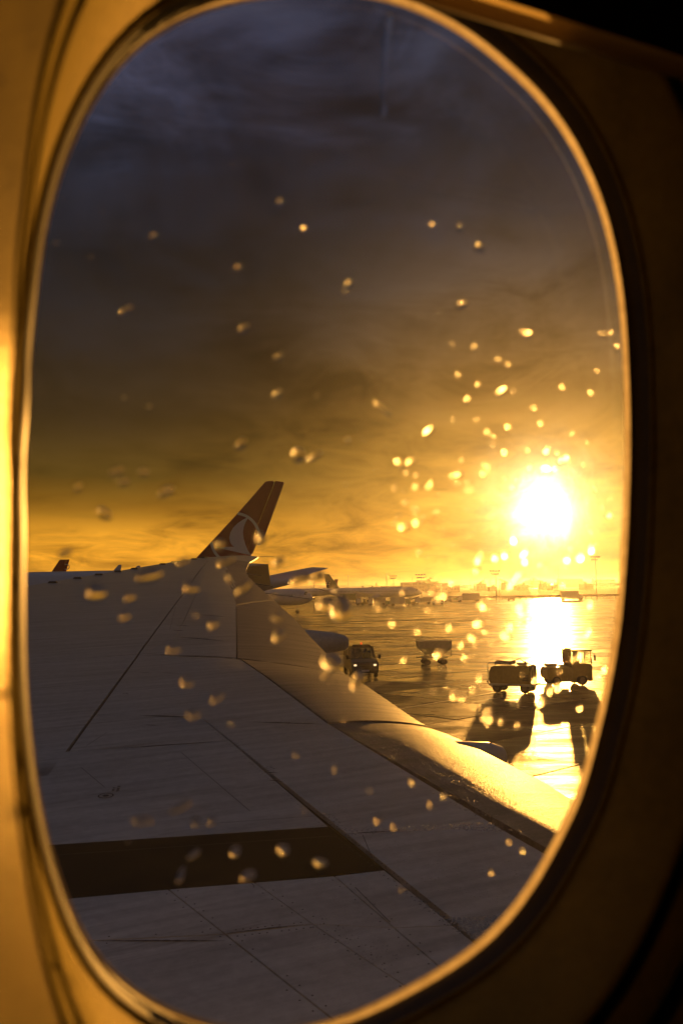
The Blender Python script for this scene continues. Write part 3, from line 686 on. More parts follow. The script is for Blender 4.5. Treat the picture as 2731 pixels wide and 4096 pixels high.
def wheel(par, c, r, w, axis=(0, 1, 0), seg=18, rimm=True, name='wheel'):
    b = MB(); b.cyl(c, axis, r, w, seg); o = b.build(name, M_['rubber'], par, smooth=True, bevel=min(r * .18, w * .3), seg=2)
    if rimm:
        a = Vector(axis).normalized(); b = MB(); b.cyl(Vector(c), axis, r * .55, w * 1.04, 14); b.cyl(Vector(c), axis, r * .2, w * 1.14, 8); b.build('rim', M_['rim'], o, smooth=True)
    return o
def aircraft(label, loc, az, L, Dm, zc, span, fin=True, fin_h=6.0, finmat=None, group=None, detail=True, engmat=None, sweep=0.5, dihed=0.09, cat='airliner', stab=None, body=None, stab_shift=0.0):
    """az: heading clockwise from +Y (the direction away from us)"""
    root = empty('airliner', loc, math.pi / 2 - az, label, cat, group)
    finmat = finmat or M_['white']; body = body or M_['white']
    b = MB(); n = 28
    b.rings([[fus_at(L, Dm, zc, s[0], 2 * math.pi * i / n) for i in range(n)] for s in FUS]); fus = b.build('fuselage', body, root, smooth=True)
    if detail:
        # passenger windows both sides, one row of small dark panes, joined
        b = MB(); k = int(L * 1.15)
        for i in range(k):
            fx = .13 + .66 * i / k
            for sd in (0, 1):
                a = R_(12) if sd == 0 else math.pi - R_(12)
                c = fus_at(L, Dm, zc, fx, a, 1.004); up = Vector((0, -math.sin(a), math.cos(a))); w = 0.12 * Dm / 4; hh = 0.18 * Dm / 4
                b.add([c + Vector((-w, 0, 0)) - up * hh, c + Vector((w, 0, 0)) - up * hh, c + Vector((w, 0, 0)) + up * hh, c + Vector((-w, 0, 0)) + up * hh], [(0, 1, 2, 3)])
        o = b.build('window_row', M_['black'], fus); o['kind'] = 'stuff'
        for k in range(6):      # flight-deck panes
            a0 = R_(90 + (k - 3) * 22 + 2); a1_ = R_(90 + (k - 2) * 22 - 2)
            lo, hi = (0.034, 0.050)
            q = [fus_at(L, Dm, zc, lo, math.pi / 2 + (a - math.pi / 2) * 1.0, 1.012) for a in (a0, a1_)]; q2 = [fus_at(L, Dm, zc, hi, a, 1.012) for a in (a1_, a0)]
            b = MB(); b.add(q + q2, [(0, 1, 2, 3)]); b.build('cockpit_window', M_['black'], fus)
    xr = L / 2 - .36 * L
    for sd in (1, -1):
        b = MB(); lift_surface(b, (xr, sd * Dm * .42, zc - Dm * .26), L * .155, (xr - sweep * span / 2 * .97, sd * span / 2, zc - Dm * .26 + dihed * span / 2), L * .04, (0, 0, 1), .11)
        b.build('wing', body, root, smooth=True)
        ye = sd * span * .17; xe = xr - sweep * span * .17 + 2.6 * Dm / 4; re = Dm * .27
        b = MB(); ze = zc - Dm * .48
        rg = [[Vector((xe - x * Dm * .95, ye + re * f * math.cos(2 * math.pi * i / 16), ze + re * f * math.sin(2 * math.pi * i / 16))) for i in range(16)] for x, f in ((.06, .70), (0, .86), (.03, .96), (.3, 1.0), (.65, .9), (1, .62), (1.25, .3))]
        b.rings(rg); eng = b.build('engine', engmat or body, root, smooth=True)
        b = MB(); b.cyl((xe - Dm * .05, ye, ze), (1, 0, 0), re * .72, Dm * .03, 16); b.build('fan', M_['black'], eng)
        b = MB(); b.box((xe - Dm * .7, ye, ze + re * 1.1), (Dm * .9, Dm * .06, re * .7)); b.build('pylon', body, eng)
        xs = -L / 2 + .115 * L - stab_shift; st = stab or (.14 * L, .075 * L, .032 * L)
        b = MB(); lift_surface(b, (xs + st[1] * .6, sd * Dm * .14, zc + Dm * .17), st[1], (xs - st[0] * .62 + st[1] * .5, sd * st[0], zc + Dm * .17 + .19 * st[0]), st[2], (0, 0, 1), .10)
        b.build('tailplane', body, root, smooth=True)
    if fin:
        zt = zc + Dm * .5 - .1; xb = -L / 2 + L * .155
        b = MB(); lift_surface(b, (xb + .075 * L, 0, zt - .3), .128 * L * .72, (xb + .075 * L - fin_h * .78, 0, zt + fin_h), .050 * L * .72, (0, 1, 0), .10); fo = b.build('fin', finmat, root, smooth=True)
        b = MB(); rx, tx = xb + .075 * L - .128 * L * .72 - .03, xb + .075 * L - fin_h * .78 - .05 * L * .72 - .03
        lift_surface(b, (rx, 0, zt + .1), .128 * L * .28, (tx, 0, zt + fin_h), .05 * L * .28, (0, 1, 0), .06); b.build('rudder', finmat, root, smooth=True)
    # landing gear
    zg = zc - Dm * .42
    b = MB(); xn = L / 2 - .115 * L; rw = .095 * Dm
    b.tube([(xn, 0, zg), (xn, 0, rw)], .03 * Dm); ng = b.build('nose_gear', M_['alu'], root)
    for sd in (1, -1): wheel(ng, (xn, sd * .07 * Dm, rw), rw, .07 * Dm, name='wheel', rimm=False)
    for sd in (1, -1):
        xm = -.02 * L; b = MB(); b.tube([(xm, sd * .8 * Dm, zg + .1 * Dm), (xm, sd * .9 * Dm, rw * 1.4)], .045 * Dm); mg = b.build('main_gear', M_['alu'], root)
        for s2 in (1, -1): wheel(mg, (xm, sd * .9 * Dm + s2 * .11 * Dm, rw * 1.35), rw * 1.35, .1 * Dm, name='wheel', rimm=False)
    return root, fus

# the big neighbour: only its red fin, the top of its fuselage and a tailplane show past our wing
AZ7 = R_(-75); hd = Vector((math.sin(AZ7), math.cos(AZ7), 0)); P900 = at_depth(900, 2222, 93.0); P900.z = 0
L7 = 63.0
c7 = P900 - hd * 6.9 + hd * (L7 / 2); c7.z = ZG
big, fus7 = aircraft('white airliner beyond our wing tip, its tall dark red fin showing a ringed white bird', c7, AZ7, L7, 5.64, 5.45, 60.0,
                     fin=False, stab=(9.9, 6.4, 2.6), stab_shift=3.0)
sd7 = Vector((-hd.y, hd.x, 0))             # left side of that aircraft
def f7(px, py):                            # photograph point -> local (x, z) in the fin's plane
    r = ray(px, py); nrm = Vector((hd.y, -hd.x, 0)); s = nrm.dot(P900 - EYE) / nrm.dot(r)
    p = EYE + r * s - c7; return (p.dot(hd), p.z)
def c7p(x, y): return (700 + x / 3.136, 1880 + y / 3.136)
def finprism(name, pix, m, thick, par, yoff=0.0):
    b = MB(); pts = [f7(*c7p(*p)) for p in pix]
    b.prism([(x, 0, z) for x, z in pts], (0, yoff - thick, 0), (0, yoff + thick, 0)); return b
fb = finprism('fin', [(255, 1120), (285, 1090), (560, 795), (860, 465), (1135, 150), (1168, 140), (1250, 136), (1225, 215), (950, 905), (890, 1060), (820, 1240), (160, 1240)], M_['red'], 0.22, big)
fin7 = fb.build('fin', M_['red'], big, bevel=0.12, seg=3)
rb = finprism('rudder', [(1264, 137), (1370, 152), (1230, 535), (1090, 918), (1084, 926), (1020, 932), (962, 1065), (885, 1250), (830, 1250), (900, 1060), (960, 905), (1238, 215)], M_['red'], 0.16, big)
rud7 = rb.build('rudder', M_['red'], big, bevel=0.05, seg=2)
# which side faces us?
nside = 1.0 if Vector((-hd.y, hd.x, 0)).dot(EYE - P900) > 0 else -1.0
def decal7(b, pix, yo): b.prism([(f7(*c7p(*p))[0], 0, f7(*c7p(*p))[1]) for p in pix], (0, nside * yo, 0), (0, nside * (yo + 0.02), 0))
b = MB()
ctr = (768, 862)
def inside_fin(x, y): return y < 1240 and x > 285 + (1090 - y) * (1135 - 285) / (1090 - 150) + 4 and x < 1088 + (918 - y) * .365 + 2
arcs = []
for i in range(-30, 90):
    a0, a1_ = 2 * math.pi * i / 120, 2 * math.pi * (i + 1) / 120
    q = [(ctr[0] + rx * math.cos(a), ctr[1] + ry * math.sin(a)) for rx, ry, a in ((286, 298, a0), (320, 332, a0), (320, 332, a1_), (286, 298, a1_))]
    ok = all(inside_fin(*p) for p in q) and (q[0][1] < 925 or q[0][0] < 880)
    if ok:
        if not arcs or arcs[-1][0] != i - 1: arcs.append([i, []])
        arcs[-1][0] = i; arcs[-1][1].append(q)
for _, qs in arcs:
    b = MB(); ins = [q[0] for q in qs] + [qs[-1][3]]; outs = [q[1] for q in qs] + [qs[-1][2]]; pts = []
    for p, q in zip(ins, outs):
        (x0, z0_), (x1, z1_) = f7(*c7p(*p)), f7(*c7p(*q))
        for yo in (.23, .25): pts += [(x0, nside * yo, z0_), (x1, nside * yo, z1_)]
    fs = []
    for k in range(len(ins) - 1):
        a = 4 * k; fs += [(a, a + 1, a + 5, a + 4), (a + 2, a + 6, a + 7, a + 3), (a, a + 4, a + 6, a + 2), (a + 1, a + 3, a + 7, a + 5)]
    b.add(pts, fs + [(0, 2, 3, 1), (len(pts) - 4, len(pts) - 3, len(pts) - 1, len(pts) - 2)]); b.build('emblem_arc', M_['emblem'], fin7)
b = MB()
bird = [(942, 588), (868, 622), (800, 668), (745, 722), (708, 785), (694, 850), (703, 905), (728, 945), (757, 964), (515, 969), (600, 988), (720, 1015), (850, 1045), (962, 1068), (925, 1010), (893, 935), (872, 860), (864, 790), (874, 715), (902, 645)]
decal7(b, bird, 0.232); b.build('emblem_bird', M_['emblem'], fin7)
for px, hh in ((470, 0.65), (545, 0.5)):    # blade aerials on its spine
    r = ray(px, 2268); nrm = Vector((hd.y, -hd.x, 0)); s = nrm.dot(P900 - EYE) / nrm.dot(r); x = (EYE + r * s - c7).dot(hd)
    b = MB(); lift_surface(b, (x + .5, 0, 8.2), 0.9, (x - .15, 0, 8.2 + hh), 0.35, (0, 1, 0), .2, n=1); b.build('blade_aerial', M_['white'], fus7)

# tail beyond the neighbour's spine
pt = at_depth(268, 2280, 160); tail_az = R_(-78)
far_l, _ = aircraft('far airliner, only its small dark red fin showing above the white fuselage at left', (pt.x - 15.5, pt.y + 3, ZG), tail_az, 37, 4.0, 3.9, 34, fin_h=5.9, finmat=M_['red'])
for o in far_l.children:
    if o.name.startswith('fin'):
        b = MB(); y0 = 0.34
        x0, z0_ = -37 / 2 + 2.6, 10.4
        arc = [(x0 - .1 + .55 * math.cos(R_(a)), z0_ + .45 * math.sin(R_(a))) for a in range(60, 301, 20)]
        for i in range(len(arc) - 1):
            pass
        b.tube([(x, 0.24, z) for x, z in arc], 0.08, 6); b.build('emblem_crescent', M_['emblem'], o)

# nose-on neighbour at the edge of our trailing edge
nz = on_ground(1252, 224, ZG); az2 = R_(112); d2_ = Vector((math.sin(az2), math.cos(az2), 0)); cc = nz - d2_ * (37.5 / 2)
aircraft('white airliner whose rounded nose and nose wheel show beyond our trailing edge', cc, az2, 37.5, 4.1, 3.95, 34, fin_h=5.9)
# long white airliner with a dark green fin, mid apron
nz = on_ground(1686, 372, ZG); az3 = R_(104); d3_ = Vector((math.sin(az3), math.cos(az3), 0)); cc = nz - d3_ * (44.5 / 2)
star, sfus = aircraft('long white airliner lettered STAR ALLIANCE with a tall dark fin, parked side-on', cc, az3, 44.5, 4.1, 3.95, 34, fin_h=5.9, finmat=M_['black'], engmat=M_['white'])
def text_mesh(txt, size, m, par, M4, name='lettering'):
    cu = bpy.data.curves.new(name, 'FONT'); cu.body = txt; cu.size = size; cu.extrude = 0.01; cu.align_x = 'CENTER'; cu.resolution_u = 2
    ob = bpy.data.objects.new(name + '_tmp', cu); COL.objects.link(ob); dg = bpy.context.evaluated_depsgraph_get(); dg.update()
    me = bpy.data.meshes.new_from_object(ob.evaluated_get(dg)); bpy.data.objects.remove(ob); bpy.data.curves.remove(cu)
    me.materials.clear(); me.materials.append(m)
    o = bpy.data.objects.new(name, me); COL.objects.link(o); o.parent = par; o.matrix_local = M4; return o
M_['letter'] = mat('letter_grey', (0.05, 0.05, 0.06), 0.5)
# right side of that aircraft (local -y) faces us; text runs tail -> nose
a = -R_(-38)
sy = -math.cos(R_(30)) * 2.06; szv = 3.95 + math.sin(R_(30)) * 2.06
M4 = Matrix(((1, 0, 0, 7.5), (0, math.sin(R_(30)), -math.cos(R_(30)), sy), (0, math.cos(R_(30)), math.sin(R_(30)), szv - .35), (0, 0, 0, 1)))
text_mesh('STAR ALLIANCE', 1.75, M_['letter'], sfus, M4)
for o in star.children:
    if o.name.startswith('fin'):
        b = MB(); cx, cz = -44.5 / 2 + 5.2, 8.0
        for k in range(5):
            a0 = math.pi / 2 + 2 * math.pi * k / 5
            p = [(cx + 1.25 * math.cos(a0), cz + 1.25 * math.sin(a0)), (cx + .5 * math.cos(a0 + .42), cz + .5 * math.sin(a0 + .42)), (cx + .3 * math.cos(a0), cz + .3 * math.sin(a0)), (cx + .5 * math.cos(a0 - .42), cz + .5 * math.sin(a0 - .42))]
            b.prism([(x, 0, z) for x, z in p], (0, -.42, 0), (0, -.40, 0))
        b.build('emblem_star', M_['emblem'], o)
# far row across the field
for px, y, az_, L, lab in ((1880, 1500, R_(-82), 55, 'pale far airliner facing left between the thin masts across the field'),
                           (2062, 1450, R_(84), 55, 'far airliner with an upright fin, facing right, left of the sun streak'),
                           (2195, 1700, R_(150), 40, 'far airliner seen nose-on directly under the sun'),
                           (2420, 1500, R_(80), 55, 'far airliner facing right, nearest the right window edge')):
    p = on_ground(px, y, ZG)
    aircraft(lab, p, az_, L, 5.4 if L > 50 else 4.2, 5.0 if L > 50 else 4.1, L * .92, fin_h=8.6 if L > 50 else 6.2, detail=False, group='airliners far across the field')
# rear fuselage with a red fin squeezed between the two nearer airliners
p = on_ground(1240, 470, ZG)
aircraft('distant airliner with a small dark red fin between the two nearer white ones', p, R_(-70), 37, 4.0, 3.9, 34, fin_h=4.6, finmat=M_['red'])

# ------------------------------------------------------------------ vehicles
def outline_body(b, prof, halfw, top_in=0.0):
    """prof: (x,z) side outline; extruded across y with the upper part leaning in by top_in"""
    zs = [p[1] for p in prof]; z0, z1 = min(zs), max(zs); n = len(prof)
    for sd in (1, -1): pass
    ring = lambda sd: [Vector((x, sd * (halfw - top_in * max(0, (z - (z0 + z1) / 2) / ((z1 - z0) / 2))), z)) for x, z in prof]
    A, B = ring(1), ring(-1)
    b.add(A + B, [tuple(range(n)), tuple(range(2 * n - 1, n - 1, -1))] + [(i, (i + 1) % n, n + (i + 1) % n, n + i) for i in range(n)])

def person_mesh(name, verts, edges, radii, m, parent=None, loc=None):
    me = bpy.data.meshes.new(name); me.from_pydata(verts, edges, []); me.materials.append(m)
    o = bpy.data.objects.new(name, me); COL.objects.link(o)
    md = o.modifiers.new('skin', 'SKIN'); md.use_smooth_shade = True
    for i, r in enumerate(radii): me.skin_vertices[0].data[i].radius = (r if isinstance(r, tuple) else (r, r))
    me.skin_vertices[0].data[0].use_root = True
    s = o.modifiers.new('subd', 'SUBSURF'); s.levels = 1; s.render_levels = 1
    if parent: o.parent = parent
    if loc: o.location = loc
    return o
def seated_person(label, loc, rz, vest):
    root = empty('person', loc, rz, label, 'person', 'people in the van')
    v = [(0, 0, 0), (-.03, 0, .25), (-.02, 0, .48), (0, 0, .58), (.02, 0, .66), (.02, 0, .78), (-.02, .19, .47), (.05, .24, .22), (.28, .17, .18), (-.02, -.19, .47), (.05, -.24, .22), (.28, -.17, .18), (.40, .1, -.02), (.40, -.1, -.02)]
    e = [(0, 1), (1, 2), (2, 3), (3, 4), (4, 5), (2, 6), (6, 7), (7, 8), (2, 9), (9, 10), (10, 11), (0, 12), (0, 13)]
    person_mesh('body', v, e, [(.16, .12), (.16, .12), (.15, .10), .06, .095, .085, .07, .05, .04, .07, .05, .04, .08, .08], vest, root)
    b = MB(); rg = []
    for zt, r in ((.60, .07), (.66, .10), (.74, .115), (.80, .10), (.84, .05)): rg.append([(.005 - .02 + r * math.cos(k * math.pi / 4), r * .85 * math.sin(k * math.pi / 4), zt) for k in range(8)])
    b.rings(rg); b.build('hair', M_['hair'], root, smooth=True)
    return root

# crew van, facing us with its lights on
vp = ground(1441, 2703); vp.z = 0.0
van = empty('crew_van', vp, R_(-90) + 0.12, 'dark crew van facing the camera with headlights on and a red roof beacon', 'van')
pr = [(2.35, .42), (2.42, .62), (2.36, .98), (2.18, 1.12), (1.66, 1.26), (-2.35, 1.26), (-2.38, .42)]
b = MB(); outline_body(b, pr, .92); b.build('body', M_['van'], van, bevel=.06, seg=2)
b = MB(); b.box((-.55, 0, 2.05), (3.0, 1.56, .10)); b.box((-.55, 0, 2.0), (3.2, 1.62, .06)); b.build('roof', M_['van'], van, bevel=.03)
b = MB()
for sd in (1, -1):
    b.tube([(1.62, sd * .86, 1.25), (1.02, sd * .77, 2.02)], .045, 6)
    for x in (.25, -1.0, -2.1): b.tube([(x, sd * .88, 1.25), (x, sd * .78, 2.02)], .045, 6)
    b.box((.93 - .3, sd * .83, 1.27), (.3, .04, .06))
b.build('pillars', M_['van'], van)
b = MB(); b.add([(1.60, .82, 1.28), (1.60, -.82, 1.28), (1.05, -.74, 2.0), (1.05, .74, 2.0)], [(0, 1, 2, 3)]); b.build('windscreen', M_['glass'], van)
for sd in (1, -1):
    for xa, xb in ((1.5, .3), (.2, -.95), (-1.05, -2.05)):
        b = MB(); b.add([(xa, sd * .868, 1.28), (xb, sd * .868, 1.28), (xb, sd * .79, 1.99), (min(xa, 1.0), sd * .79, 1.99)], [(0, 1, 2, 3)]); b.build('side_window', M_['glass'], van)
b = MB(); b.add([(-2.2, .8, 1.28), (-2.2, -.8, 1.28), (-2.08, -.74, 1.99), (-2.08, .74, 1.99)], [(0, 1, 2, 3)]); b.build('rear_window', M_['glass'], van)
for sd in (1, -1):
    b = MB(); b.box((2.37, sd * .66, .92), (.10, .20, .12)); b.build('headlight', M_['lamp'], van, bevel=.03)
    b = MB(); b.box((1.62, sd * 1.08, 1.42), (.12, .2, .3)); b.box((1.62, sd * .95, 1.33), (.05, .2, .05)); b.build('wing_mirror', M_['black'], van, bevel=.02)
b = MB(); b.box((2.42, 0, .50), (.16, 1.78, .22)); b.build('bumper', M_['black'], van, bevel=.04)
b = MB(); b.box((2.505, 0, .56), (.02, .5, .11)); b.build('number_plate', M_['emblem'], van)
b = MB(); b.box((2.38, 0, .86), (.06, .8, .10)); b.box((2.39, 0, .73), (.06, .8, .06)); b.build('grille', M_['black'], van)
b = MB(); b.box((.62, 0, 2.14), (.30, 1.25, .09)); b.box((.62, .45, 2.1), (.1, .06, .06)); b.box((.62, -.45, 2.1), (.1, .06, .06)); b.build('light_bar', M_['black'], van, bevel=.02)
b = MB(); b.cyl((.62, 0, 2.25), (0, 0, 1), .06, .13, 12); b.build('beacon', M_['beacon'], van, smooth=True)
for x in (1.55, -1.45):
    for sd in (1, -1): wheel(van, (x, sd * .83, .33), .33, .24)
for sd, x in ((1, .3), (-1, .3), (0, -.7)):
    b = MB(); b.box((x - .25, sd * .42, 1.35), (.14, .46, .75)); b.box((x, sd * .42, .98), (.5, .46, .14)); b.box((x - .27, sd * .42, 1.80), (.1, .26, .2)); b.build('seat', M_['cloth'], van, bevel=.03)
vm = Matrix.Rotation(van.rotation_euler.z, 4, 'Z')
for (x, y), vest, lab in (((.55, .40), M_['vest'], 'driver seated behind the crew van windscreen on the right'), ((.55, -.42), M_['cloth'], 'passenger seated behind the crew van windscreen on the left'), ((-.2, -.08), M_['cloth'], 'passenger seated in the middle of the crew van, further back')):
    q = vm @ Vector((x - .15, y, 1.06)) + vp; seated_person(lab, q, van.rotation_euler.z, vest)

# hopper trailer
hp_ = ground(1735, 2658); hp_.z = 0
hop = empty('hopper_trailer', hp_, R_(3), 'dark hopper trailer with a funnel-shaped bin standing alone on the wet apron', 'trailer')
b = MB(); W2, D2 = 1.27, .95
b.add([(-W2, -D2, 2.42), (W2, -D2, 2.42), (W2, D2, 2.42), (-W2, D2, 2.42), (-W2, -D2, 1.78), (W2, -D2, 1.78), (W2, D2, 1.78), (-W2, D2, 1.78), (-.78, -.6, 1.12), (.78, -.6, 1.12), (.78, .6, 1.12), (-.78, .6, 1.12)],
      [(0, 1, 5, 4), (1, 2, 6, 5), (2, 3, 7, 6), (3, 0, 4, 7), (4, 5, 9, 8), (5, 6, 10, 9), (6, 7, 11, 10), (7, 4, 8, 11), (11, 10, 9, 8), (0, 3, 2, 1)])
b.build('bin', M_['steel'], hop, bevel=.02)
b = MB(); b.box((0, -.95, 2.44), (2.6, .06, .07)); b.box((0, .95, 2.44), (2.6, .06, .07)); b.box((-1.27, 0, 2.44), (.06, 1.9, .07)); b.box((1.27, 0, 2.44), (.06, 1.9, .07)); b.build('bin_rim', M_['steel'], hop)
b = MB(); b.box((0, -.45, .78), (2.0, .1, .14)); b.box((0, .45, .78), (2.0, .1, .14))
for x in (-.85, -.3, .3, .85): b.box((x, 0, .78), (.08, .9, .1)); b.box((x * .8, -.5, .98), (.08, .08, .34)); b.box((x * .8, .5, .98), (.08, .08, .34))
b.build('chassis', M_['steel'], hop)
b = MB(); b.tube([(-1.0, 0, .75), (-1.35, 0, .76)], .06, 8); b.box((-1.36, 0, .77), (.06, .22, .22)); b.build('coupling', M_['steel'], hop)
b = MB(); b.tube([(1.0, 0, .76), (1.36, 0, .8), (1.38, 0, 1.75)], .035, 6); b.build('tow_bar', M_['steel'], hop)
for x in (-.65, .65):
    for sd in (1, -1): wheel(hop, (x, sd * .62, .31), .31, .2)
    b = MB(); b.cyl((x, 0, .33), (0, 1, 0), .05, 1.2, 8); b.build('axle', M_['steel'], hop)

hop.scale = (1.0, 1.0, 0.76)
# ground power cart
gp = ground(2058, 2768); gp.z = 0
cart = empty('power_cart', gp, R_(-28), 'four-wheeled ground cart with tube rails, hitched behind the tractor', 'cart')
b = MB(); outline_body(b, [(-1.28, .52), (-1.30, 1.15), (-1.12, 1.50), (1.02, 1.55), (1.12, 1.40), (1.15, .52)], .72); b.build('body', M_['yellow'], cart, bevel=.05)
b = MB(); b.box((0, 0, .47), (2.62, 1.5, .12)); b.build('chassis', M_['steel'], cart)
b = MB(); b.box((-.55, .1, 1.66), (1.0, .9, .2)); b.build('cowl', M_['steel'], cart, bevel=.04)
b = MB(); b.tube([(-.95, -.3, 1.8), (-.2, -.25, 1.74), (.3, .2, 1.86), (.5, .3, 1.70)], .03, 6); b.build('cable', M_['rubber'], cart)
for xs, x1 in ((-1.36, -.9), (1.22, .75)):
    for sd in (.66, -.66):
        b = MB(); b.tube([(xs, sd, .55), (xs, sd, 1.58), (xs + (.06 if xs < 0 else -.06), sd, 1.67), (x1, sd, 1.70)], .03, 8); b.build('rail', M_['alu'], cart, smooth=True)
for x in (-.85, .78):
    for sd in (1, -1): wheel(cart, (x, sd * .58, .29), .29, .17)
    b = MB(); b.cyl((x, 0, .29), (0, 1, 0), .045, 1.1, 8); b.build('axle', M_['steel'], cart)
b = MB(); b.tube([(1.15, 0, .48), (2.3, .1, .52)], .05, 8); b.build('tow_bar', M_['steel'], cart)
for z in (.75, .85, .95, 1.05):
    b = MB(); b.box((.85, -.735, z), (.36, .03, .05)); b.build('louvre', M_['black'], cart)
b = MB(); b.tube([(-1.25, -.5, .9), (-1.45, -.6, .6), (-1.1, -.78, .35), (-.2, -.8, .42)], .035, 6); b.build('hose', M_['rubber'], cart)
b = MB(); b.box((.45, .1, 1.62), (.5, .5, .14)); b.cyl((.75, -.3, 1.68), (0, 0, 1), .06, .25, 8); b.build('exhaust_box', M_['steel'], cart, bevel=.02)
b = MB(); b.box((.2, -.735, 1.05), (.7, .03, .6)); b.box((-.7, -.735, 1.0), (.6, .03, .7)); b.build('access_door', M_['yellow'], cart, bevel=.01)

# tow tractor with cab, in the sun streak
tp = ground(2262, 2738); tp.z = 0
tr = empty('tow_tractor', tp, R_(8), 'tow tractor with a glazed cab and long low bed, backlit in the sun streak', 'tractor')
b = MB(); outline_body(b, [(-1.5, .45), (-1.56, 1.05), (-1.38, 1.24), (.15, 1.26), (.15, .45)], .80); b.build('bed', M_['yellow'], tr, bevel=.05)
b = MB(); outline_body(b, [(.15, .40), (.15, 1.45), (.45, 1.50), (1.52, 1.45), (1.60, 1.30), (1.60, .28), (1.3, .28), (1.2, .62), (.55, .62), (.45, .40)], .80); b.build('cab', M_['yellow'], tr, bevel=.04)
b = MB(); b.box((.80, 0, 2.36), (1.66, 1.62, .13)); b.build('cab_roof', M_['yellow'], tr, bevel=.04)
b = MB()
for x, xt in ((.12, .10), (.62, .60), (1.56, 1.48)):
    for sd in (1, -1): b.tube([(x, sd * .76, 1.44), (xt, sd * .74, 2.32)], .05 if x != .62 else .08, 6)
b.build('cab_pillars', M_['yellow'], tr)
b = MB()
for y in (-.45, -.15, .15, .45): b.tube([(.06, y, 1.3), (.06, y, 2.3)], .02, 5)
for z in (1.65, 1.95): b.tube([(.06, -.74, z), (.06, .74, z)], .02, 5)
b.build('window_guard', M_['steel'], tr)
for sd in (1, -1):
    b = MB(); b.add([(.70, sd * .765, 1.48), (1.5, sd * .765, 1.48), (1.44, sd * .745, 2.28), (.68, sd * .745, 2.28)], [(0, 1, 2, 3)]); b.build('side_window', M_['glass'], tr)
    b = MB(); b.tube([(1.08, sd * .77, 1.48), (1.08, sd * .75, 2.3)], .02, 5); b.build('window_bar', M_['black'], tr)
    b = MB(); b.tube([(1.55, sd * .8, 2.25), (1.72, sd * .9, 2.15), (1.72, sd * .9, 1.7)], .022, 6); b.box((1.72, sd * .92, 1.86), (.08, .2, .36)); b.build('wing_mirror', M_['black'], tr)
    b = MB(); b.box((1.61, sd * .6, .75), (.06, .2, .16)); b.build('headlight', M_['emblem'], tr, bevel=.02)
for sd in (1, -1):
    b = MB(); b.box((.40, sd * .76, 1.88), (.40, .05, .86)); b.build('cab_side_panel', M_['yellow'], tr)
    b = MB(); b.box((-.1, sd * .79, .40), (1.1, .04, .26)); b.build('skirt', M_['yellow'], tr)
b = MB(); b.box((1.0, 0, 1.15), (.5, .6, .12)); b.box((.78, 0, 1.5), (.12, .6, .7)); b.build('seat', M_['cloth'], tr, bevel=.03)
b = MB(); b.box((-1.0, .1, 1.38), (.7, .9, .24)); b.box((-.35, -.2, 1.34), (.4, .5, .16)); b.build('load', M_['steel'], tr, bevel=.04)
b = MB(); b.add([(1.585, .72, 1.48), (1.585, -.72, 1.48), (1.5, -.70, 2.28), (1.5, .70, 2.28)], [(0, 1, 2, 3)]); b.build('windscreen', M_['glass'], tr)
b = MB(); b.box((.2, 0, 2.47), (.14, .9, .10)); b.build('light_bar', M_['black'], tr)
b = MB(); b.tube([(-1.3, -.72, 1.27), (-1.3, -.72, 1.36), (.1, -.72, 1.36)], .02, 5); b.tube([(-1.3, .72, 1.27), (-1.3, .72, 1.36), (.1, .72, 1.36)], .02, 5); b.build('bed_rail', M_['steel'], tr)
for x in (-.95, .87):
    for sd in (1, -1): wheel(tr, (x, sd * .68, .36), .36, .25)

tr.scale = (0.9, 0.9, 0.88)
# parked minivan
mp_ = on_ground(1749, 304, ZG)
mv = empty('minivan', mp_, R_(180 - 8), 'silver minivan parked in front of the long airliner nose', 'minivan')
b = MB(); outline_body(b, [(2.1, .3), (2.15, .75), (1.75, .95), (1.0, 1.62), (.5, 1.74), (-1.9, 1.72), (-2.1, 1.2), (-2.12, .3)], .88, .12); b.build('body', M_['silver'], mv, bevel=.08)
for sd in (1, -1):
    for xa, xb, xt in ((1.25, .35, .85), (.25, -.75, .25), (-.85, -1.8, -.85)):
        b = MB(); b.add([(xa, sd * .865, 1.0), (xb, sd * .865, 1.0), (xb, sd * .80, 1.55), (xt, sd * .80, 1.55)], [(0, 1, 2, 3)]); b.build('side_window', M_['black'], mv)
b = MB(); b.add([(1.68, .78, 1.02), (1.68, -.78, 1.02), (1.10, -.72, 1.58), (1.10, .72, 1.58)], [(0, 1, 2, 3)]); b.build('windscreen', M_['black'], mv)
for x in (1.35, -1.35):
    for sd in (1, -1): wheel(mv, (x, sd * .8, .32), .32, .2)

